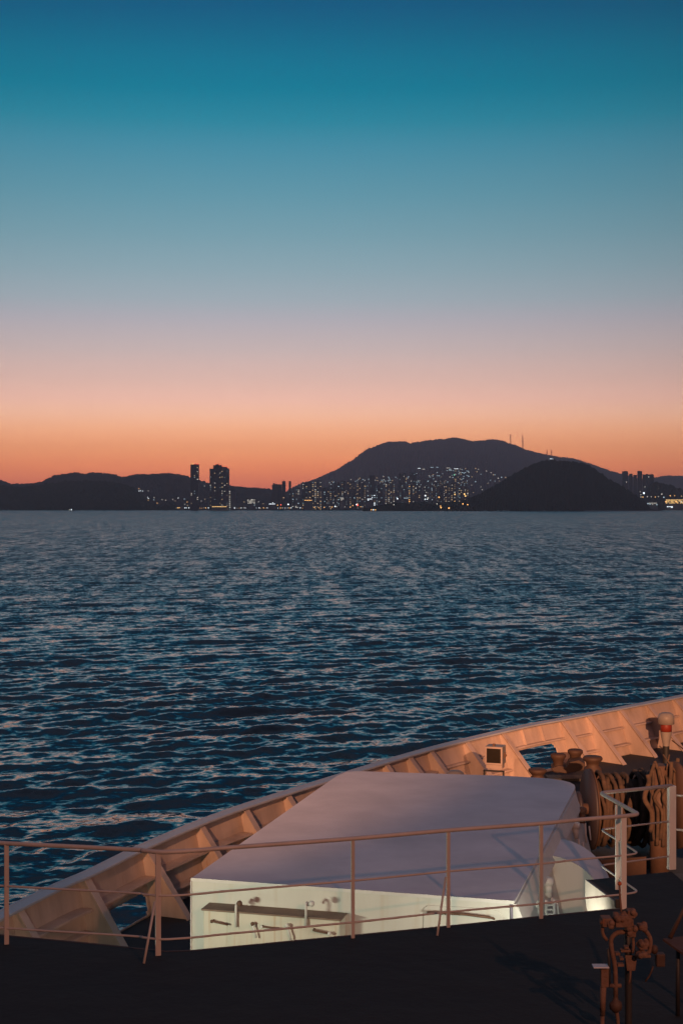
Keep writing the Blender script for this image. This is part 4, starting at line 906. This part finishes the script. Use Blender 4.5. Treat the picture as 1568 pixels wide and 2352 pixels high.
# mushroom vent with red band
c = atY(*zz(15, 1388, 70), 42.5); r = empty('mushroom_vent', Vector((c.x, c.y, EYE - ZD)), 'white domed mushroom vent with a red band by the far bulwark', 'vent')
mb = MB(); mb.lathe(c, [(.001, .20), (.14, .19), (.21, .15), (.24, .06), (.245, -.14), (.20, -.15), (.001, -.15)], 22); mb.build('cap', M['gear'], r)
mb = MB(); mb.lathe(c, [(.16, -.15), (.17, -.20), (.17, -.36), (.14, -.37)], 18); mb.build('band', M['red'], r)
mb = MB(); mb.lathe(c, [(.17, -.37), (.16, -.46), (.10, -.75), (.10, -.80)], 18); mb.build('neck', M['gear'], r)
mb = MB(); mb.lathe(c, [(.10, -.80), (.10, -1.5)], 14); mb.build('pipe', M['dark'], r)  # dark colour stands in for the shade on the lower neck
mb = MB(); mb.tube([c + Vector((.15, -.1, -.62)), c + Vector((.52, -.2, -.90))], .016, 6); mb.build('lever', M['brown'], r)
# roller fairlead (two rollers on one pedestal) in front of the opening
def roller(c, R, H, parent, name='roller'):
    mb = MB(); mb.lathe(c, [(.001, 0), (R * .80, .0), (R, -.03), (R, -.09), (R * .78, -.15), (R * .60, -.28), (R * .58, -H * .62), (R * .70, -H * .85), (R * .80, -H)], 22); return mb.build(name, M['brown'], parent)
Yf = 39.6
c1, c2 = atY(*zz(15, 262, 430), Yf), atY(*zz(15, 440, 386), Yf + .5)
r = empty('roller_fairlead', (c1 + c2) / 2 - UP * 1.2, 'rust brown fairlead with two flared rollers in front of the mooring opening', 'fairlead')
roller(c1, .215, .50, r); roller(c2, .215, .50, r)
a0_ = [(185, 590), (270, 555), (350, 575), (385, 520), (480, 500), (545, 540), (545, 600), (350, 640), (215, 622)]
mb = MB(); f0 = [atY(*zz(15, *p), Yf - .2) for p in a0_]; mb.prism([p + Vector((.1, .75, 0)) for p in f0], f0); mb.build('pedestal', M['brown'], r, bevel=.02)
mb = MB(); mb.box(((c1 + c2) / 2) - UP * 1.05 + Vector((.1, .3, 0)), (.62, .3, .28)); mb.build('base', M['dark'], r)
# tall vertical roller right of it and the low one behind the roof corner
c = atY(*zz(15, 622, 468), 36.0); r = empty('mooring_roller', c - UP * 1.3, 'tall rust brown mooring post with a broad flanged head right of the fairlead', 'mooring post')
mb = MB(); mb.lathe(c, [(.001, .02), (.22, .02), (.25, -.02), (.24, -.07), (.17, -.13), (.16, -.22), (.22, -.28), (.23, -.34)], 24); mb.build('head', M['brown'], r)
mb = MB(); mb.lathe(c, [(.22, -.34), (.24, -.40), (.24, -1.6), (.27, -1.62)], 24); mb.build('barrel', M['brown'], r)
c = atY(*zz(15, 45, 590), 33.5); r = empty('mooring_roller', c - UP * 1.3, 'low round mooring post head just behind the rounded roof corner', 'mooring post')
mb = MB(); mb.lathe(c, [(.001, .01), (.16, .01), (.21, -.01), (.22, -.05), (.17, -.11), (.13, -.16), (.18, -.22), (.20, -1.2)], 24); mb.build('head', M['brown'], r)

# ---- rope winch
AX = Vector((.9988, .05, 0)); AF = Vector((-.05, .9988, 0))
def wf(o_, a, f, h): return o_ + AX * a + AF * f + UP * h
def rope_drum(o_, width, Rd, parent, seed, n):
    """thick ropes wound on a horizontal drum, laid in uneven bundles"""
    rr = random.Random(seed); mb = MB()
    mb.tube([wf(o_, 0, 0, 0), wf(o_, width, 0, 0)], Rd * .86, 28)
    for i in range(n):
        a0 = width * (i + .5 + rr.uniform(-.25, .25)) / n; R_ = Rd * (1 + rr.uniform(-.10, .09)); w1, w2, ph = rr.uniform(-.07, .07), rr.uniform(-.05, .05), rr.random() * 6; pts = []
        for k in range(49):
            a = 2 * math.pi * k / 48; rad = R_ * (1 + .022 * math.sin(3 * a + ph) + .018 * math.sin(9 * a + ph * 2)); pts.append(wf(o_, a0 + w1 * math.sin(a) + w2 * math.sin(3 * a + ph) + rr.uniform(-.006, .006), rad * math.cos(a), -rad * math.sin(a)))
        r0 = width / n * rr.uniform(.38, .62)
        mb.tube(pts, [r0 * rr.uniform(.82, 1.12) for _ in pts], 8, caps=False)
    return mb.build('rope', M['rope'], parent)
def disc(o_, R, mb, t=.03):
    mb.lathe(o_, [(.001, -t), (R, -t), (R, t), (.001, t)], 44, AX); return mb
wc = atY(*zz(5, 632, 462), 31.0); RF = 390 * .4024 / 1.742 * 31.0 / F
wn = empty('rope_winch', Vector((wc.x + 1.2, wc.y, EYE - ZD)), 'mooring winch drum wound with thick brown ropes behind the gate rails', 'winch')
disc(wc, RF, MB()).build('flange', M['plum'], wn)
mb = MB(); mb.tube([wf(wc, .045, RF * math.cos(2 * math.pi * k / 44), RF * math.sin(2 * math.pi * k / 44)) for k in range(45)], .02, 6, caps=False); mb.build('flange_rim', M['brown'], wn)
wid = (1260 - 700) * .4024 / 1.742 * 31.0 / F
rope_drum(wf(wc, .08, 0, 0), wid, RF * .86, wn, 5, 13)
disc(wf(wc, wid + .14, 0, 0), RF * .96, MB()).build('flange', M['brown'], wn)
mb = MB(); mb.tube([wf(wc, -.5, 0, 0), wf(wc, wid + .9, 0, 0)], .12, 14); mb.build('shaft', M['brown'], wn)
mb = MB(); mb.box(Vector((wc.x + wid / 2, wc.y, EYE - ZD + .10)), (wid / 2 + .4, .8, .10), (AX, AF, UP)); mb.build('bedplate', M['dark'], wn)
# a smaller flange plate left of the drum (gear end)
sg_ = su(atY(*zz(5, 525, 350), 30.0))[0]
gp = empty('winch_gear', sh(sg_, su(atY(*zz(5, 525, 350), 30.0))[1], ZD), 'narrow dark gear cover standing between the deckhouse corner and the rope winch', 'gear cover')
c = atY(*zz(5, 525, 350), 30.0); mb = disc(c - UP * .22, .34, MB(), .035); mb.build('gear_cover', M['plum'], gp)
mb = MB(); mb.box(Vector((c.x, c.y, EYE - ZD + .4)), (.06, .3, .4), (SB, FW, UP)); mb.build('foot', M['brown'], gp)
# hanging rope bundle on a bitt, lit orange
c = atY(*zz(5, 1380, 90), 28.5); r = empty('rope_bitt', Vector((c.x, c.y, EYE - ZD)), 'bitt post hung with an orange lit bundle of ropes left of the gate post', 'bitt')
mb = MB(); mb.tube([Vector((c.x - .05, c.y + .2, EYE - ZD)), c + Vector((-.05, .2, .1))], .2, 14); mb.build('post', M['brown'], r)
rr = random.Random(3); mb = MB()
for k in range(12):
    x0 = -.36 + k * .062; top_ = rr.uniform(-.15, .28); pts = [c + Vector((x0 + rr.uniform(-.10, .10), -.05 + rr.uniform(-.10, .10), top_))] + [c + Vector((x0 + rr.uniform(-.09, .11), -.1 + rr.uniform(-.09, .05), zq)) for zq in (-.2, -.5, -.8)] + [c + Vector((x0 + .08, -.05, -1.1 - rr.random() * .4))]
    mb.tube(spline(pts, 5), rr.uniform(.028, .05), 7)
mb.build('rope', M['rope'], r)
mb = MB(); mb.tube([c + Vector((-.05, -.1, .36)), c + Vector((.12, -.14, .12)), c + Vector((.42, -.18, -.32))], [.016, .02, .014], 7); mb.tube([c + Vector((.1, 0, .34)), c + Vector((.02, -.1, .05))], .016, 6); mb.build('lashing', M['rope'], r)
# second drum at the right edge
c2 = atY(*zz(5, 1500, 420), 28.4); wn2 = empty('rope_winch', Vector((c2.x + 1, c2.y, EYE - ZD)), 'second rope drum cut by the right edge of the picture', 'winch')
rope_drum(wf(c2, .08, 0, 0), 1.8, .72, wn2, 9, 12)
disc(c2, .86, MB(), .035).build('flange', M['brown'], wn2)
mb = MB(); mb.box(Vector((c2.x + 1, c2.y, EYE - ZD + .1)), (1.2, .7, .1), (AX, AF, UP)); mb.build('bedplate', M['dark'], wn2)
# low coaming plate under the ropes
q = [zz(5, 700, 975), zz(5, 1200, 940)]
a_, b_ = atZ(*q[0], 6.9), atZ(*q[1], 6.9); mb = MB(); mb.prism([a_ - UP * .5, b_ - UP * .5, b_ - UP * .5 + FW * .05, a_ - UP * .5 + FW * .05], [a_, b_, b_ + FW * .05, a_ + FW * .05]); tag(mb.build('hatch_coaming', M['brown'], origin=a_), 'dark rust brown coaming plate below the winch ropes', 'coaming')

# ================================================================== RUSTY VALVE STAND, lower right
YV = 12.2
def v(x, y, dy=0.0): return atY(*zz(13, x, y), YV + dy)
U = .3189 / 1.742 * YV / F * 1.0   # metres per zoom unit
vs_ = empty('valve_stand', Vector((v(720, 1500).x, YV, EYE - ZU)), 'rusty valve stand with bent pipes and a tall lever, lower right on the dark platform', 'valve stand')
def vp(name, pts, r_, mat='rusty', dys=None, n=10, rnd=.04):
    P_ = [v(x, y, (dys[i] if dys else 0)) for i, (x, y) in enumerate(pts)]
    if len(P_) > 2: P_ = rounded(P_, rnd)
    mb = MB(); mb.tube(P_, r_ * U, n); return mb.build(name, M[mat], vs_)
lev = vp('lever', [(770, 110), (775, 290), (788, 400), (790, 470)], 13)
mb = MB(); mb.ball(v(770, 110), 27 * U, 8); o = mb.build('lever_knob', M['orangecap'], lev)
mb = MB(); mb.box(v(745, 350, .03), (36 * U, .03, 60 * U)); mb.build('lever_bracket', M['dark'], vs_, bevel=.006)
def lump(name, c, h, seed, mat='rusty'):
    """cast body: a bevelled block with bosses"""
    rr = random.Random(seed); mb = MB(); c = v(*c); mb.box(c, (h[0] * U * .8, h[2], h[1] * U * .8)); 
    for k in range(5):
        d_ = Vector((rr.uniform(-1, 1) * h[0] * U * .7, -h[2] * rr.uniform(.2, .9), rr.uniform(-1, 1) * h[1] * U * .7)); mb.lathe(c + d_, [(.001, .04), (.022, .035), (.026, .02), (.026, -.03), (.03, -.035), (.001, -.04)], 12, Vector((rr.uniform(-.4, .4), -1, rr.uniform(-.4, .4))))
    mb.tube([c + Vector((-h[0] * U * 1.02, 0, 0)), c + Vector((h[0] * U * 1.02, 0, 0))], h[1] * U * .5, 12)
    return mb.build(name, M[mat], vs_, bevel=.008)
lump('valve_body', (820, 550), (130, 95), 1) if False else None
b_ = lump('valve_body', (800, 560), (125, 90, .07), 1); lump('valve_body', (905, 480), (60, 60, .05), 5)
lump('actuator', (600, 580), (78, 68, .06), 2); lump('valve_body', (905, 700), (70, 80, .05), 3)
vp('drain_hook', [(555, 620), (552, 740), (612, 822)], 22)
vp('pipe', [(890, 712), (730, 722), (655, 800), (672, 960), (712, 1130), (720, 1300), (722, 1560)], 30, rnd=.05)
mb = MB(); mb.lathe(v(720, 1640), [(.02, .075), (.026, .05), (.052, .028), (.056, 0), (.052, -.028), (.03, -.048), (.018, -.06)], 12); mb.build('union_nut', M['brown'], vs_)
vp('pipe', [(728, 1700), (745, 1800), (770, 2100)], 24)
vp('valve_flange', [(640, 1390), (790, 1390)], 26); vp('pipe', [(925, 560), (925, 700), (945, 880), (930, 980)], 20); vp('pipe', [(1010, 640), (1100, 700), (1160, 800), (1150, 960), (1090, 1000)], 28, rnd=.06)
lump('bracket_head', (1045, 650), (60, 40, .05), 6); lump('bracket_head', (1060, 880), (60, 50, .05), 7); lump('tray', (1060, 985), (95, 22, .09), 11)
mb = MB(); mb.prism([v(838, 1010), v(992, 1010), v(992, 1010, .12), v(838, 1010, .12)], [v(862, 1205), v(965, 1205), v(965, 1205, .08), v(862, 1205, .08)]); mb.build('drip_cup', M['rusty'], vs_, bevel=.004)
vp('drain_rod', [(905, 1200), (900, 1300), (885, 1370)], 14)
mb = MB(); mb.ball(v(1205, 935), 48 * U, 8, (1, 1, 1.25)); mb.build('float_ball', M['brown'], vs_)
mb = MB(); mb.box(v(1275, 1060, .05), (55 * U, .04, 80 * U)); mb.build('junction_box', M['brown'], vs_, bevel=.008)
vp('conduit', [(1190, 1150), (1150, 1260), (1090, 1340)], 12, 'brown')
for x, y, w in ((740, 985, 30), (780, 1125, 40), (790, 1045, 24), (850, 905, 28), (840, 945, 60)):
    mb = MB(); mb.box(v(x, y, .02), (w * U, .03, 16 * U)); mb.build('clamp', M['rusty'], vs_, bevel=.004)
vp('support', [(620, 920), (640, 1120), (640, 1400)], 18, 'dark'); vp('column', [(860, 620), (880, 1000), (880, 1900), (880, 2350)], 46, 'dark', dys=[.16] * 4)
# left post with a flat cap
ps = empty('pipe_post', Vector((v(570, 1500).x, YV - .2, EYE - ZU)), 'rusty post with a flat pale cap just left of the valve stand', 'post')
mb = MB(); mb.box(v(530, 1145), (98 * U, .05, 8 * U)); mb.build('cap_plate', M['cap'], ps, bevel=.003)
mb = MB(); mb.box(v(585, 1280, .02), (55 * U, .03, 120 * U)); mb.build('post_head', M['rusty'], ps, bevel=.006)
mb = MB(); mb.tube([v(565, 1380, .02), v(555, 1760, .02)], [40 * U, 34 * U], 12); mb.tube([v(555, 1755, .03), v(545, 2400, .03)], 26 * U, 12); mb.build('shaft', M['rusty'], ps)
# folded plate and strut at the right edge
hp = empty('folding_table', Vector((v(1500, 900).x, YV + .6, EYE - ZU)), 'rusty folded plate with a strut at the lower right edge of the picture', 'bracket')
mb = MB(); pl = [v(1310, 800, .5), v(1568, 770, .7), v(1900, 760, .8), v(1900, 1050, .3), v(1568, 985, .35)]; mb.prism([p - UP * .02 for p in pl], pl); mb.build('plate', M['brown'], hp)
mb = MB(); mb.tube([v(1400, 790, .5), v(1560, 460, .6), v(1640, 300, .6)], [32 * U, 24 * U, 22 * U], 10); mb.build('strut', M['brown'], hp)
for q in ((1500, 900), (1800, 900)):
    mb = MB(); a_ = v(*q, .5); mb.tube([a_, Vector((a_.x, a_.y, EYE - ZU))], .02, 8); mb.build('leg', M['dark'], hp)

# ================================================================== HAZE
m = bpy.data.materials.new('haze air'); m.use_nodes = True; t = m.node_tree; t.nodes.clear()
vo = N(t, 'ShaderNodeVolumePrincipled'); vo.inputs['Color'].default_value = (.96, .90, .96, 1); vo.inputs['Density'].default_value = HSIG; vo.inputs['Anisotropy'].default_value = .42
mo = N(t, 'ShaderNodeOutputMaterial'); t.links.new(vo.outputs[0], mo.inputs['Volume'])
mb = MB(); mb.box((0, 0, HTOP / 2 - 2.2), (HFAR, HFAR, HTOP / 2 + 2.2)); hzo = mb.build('haze', m); tag(hzo, kind='stuff')
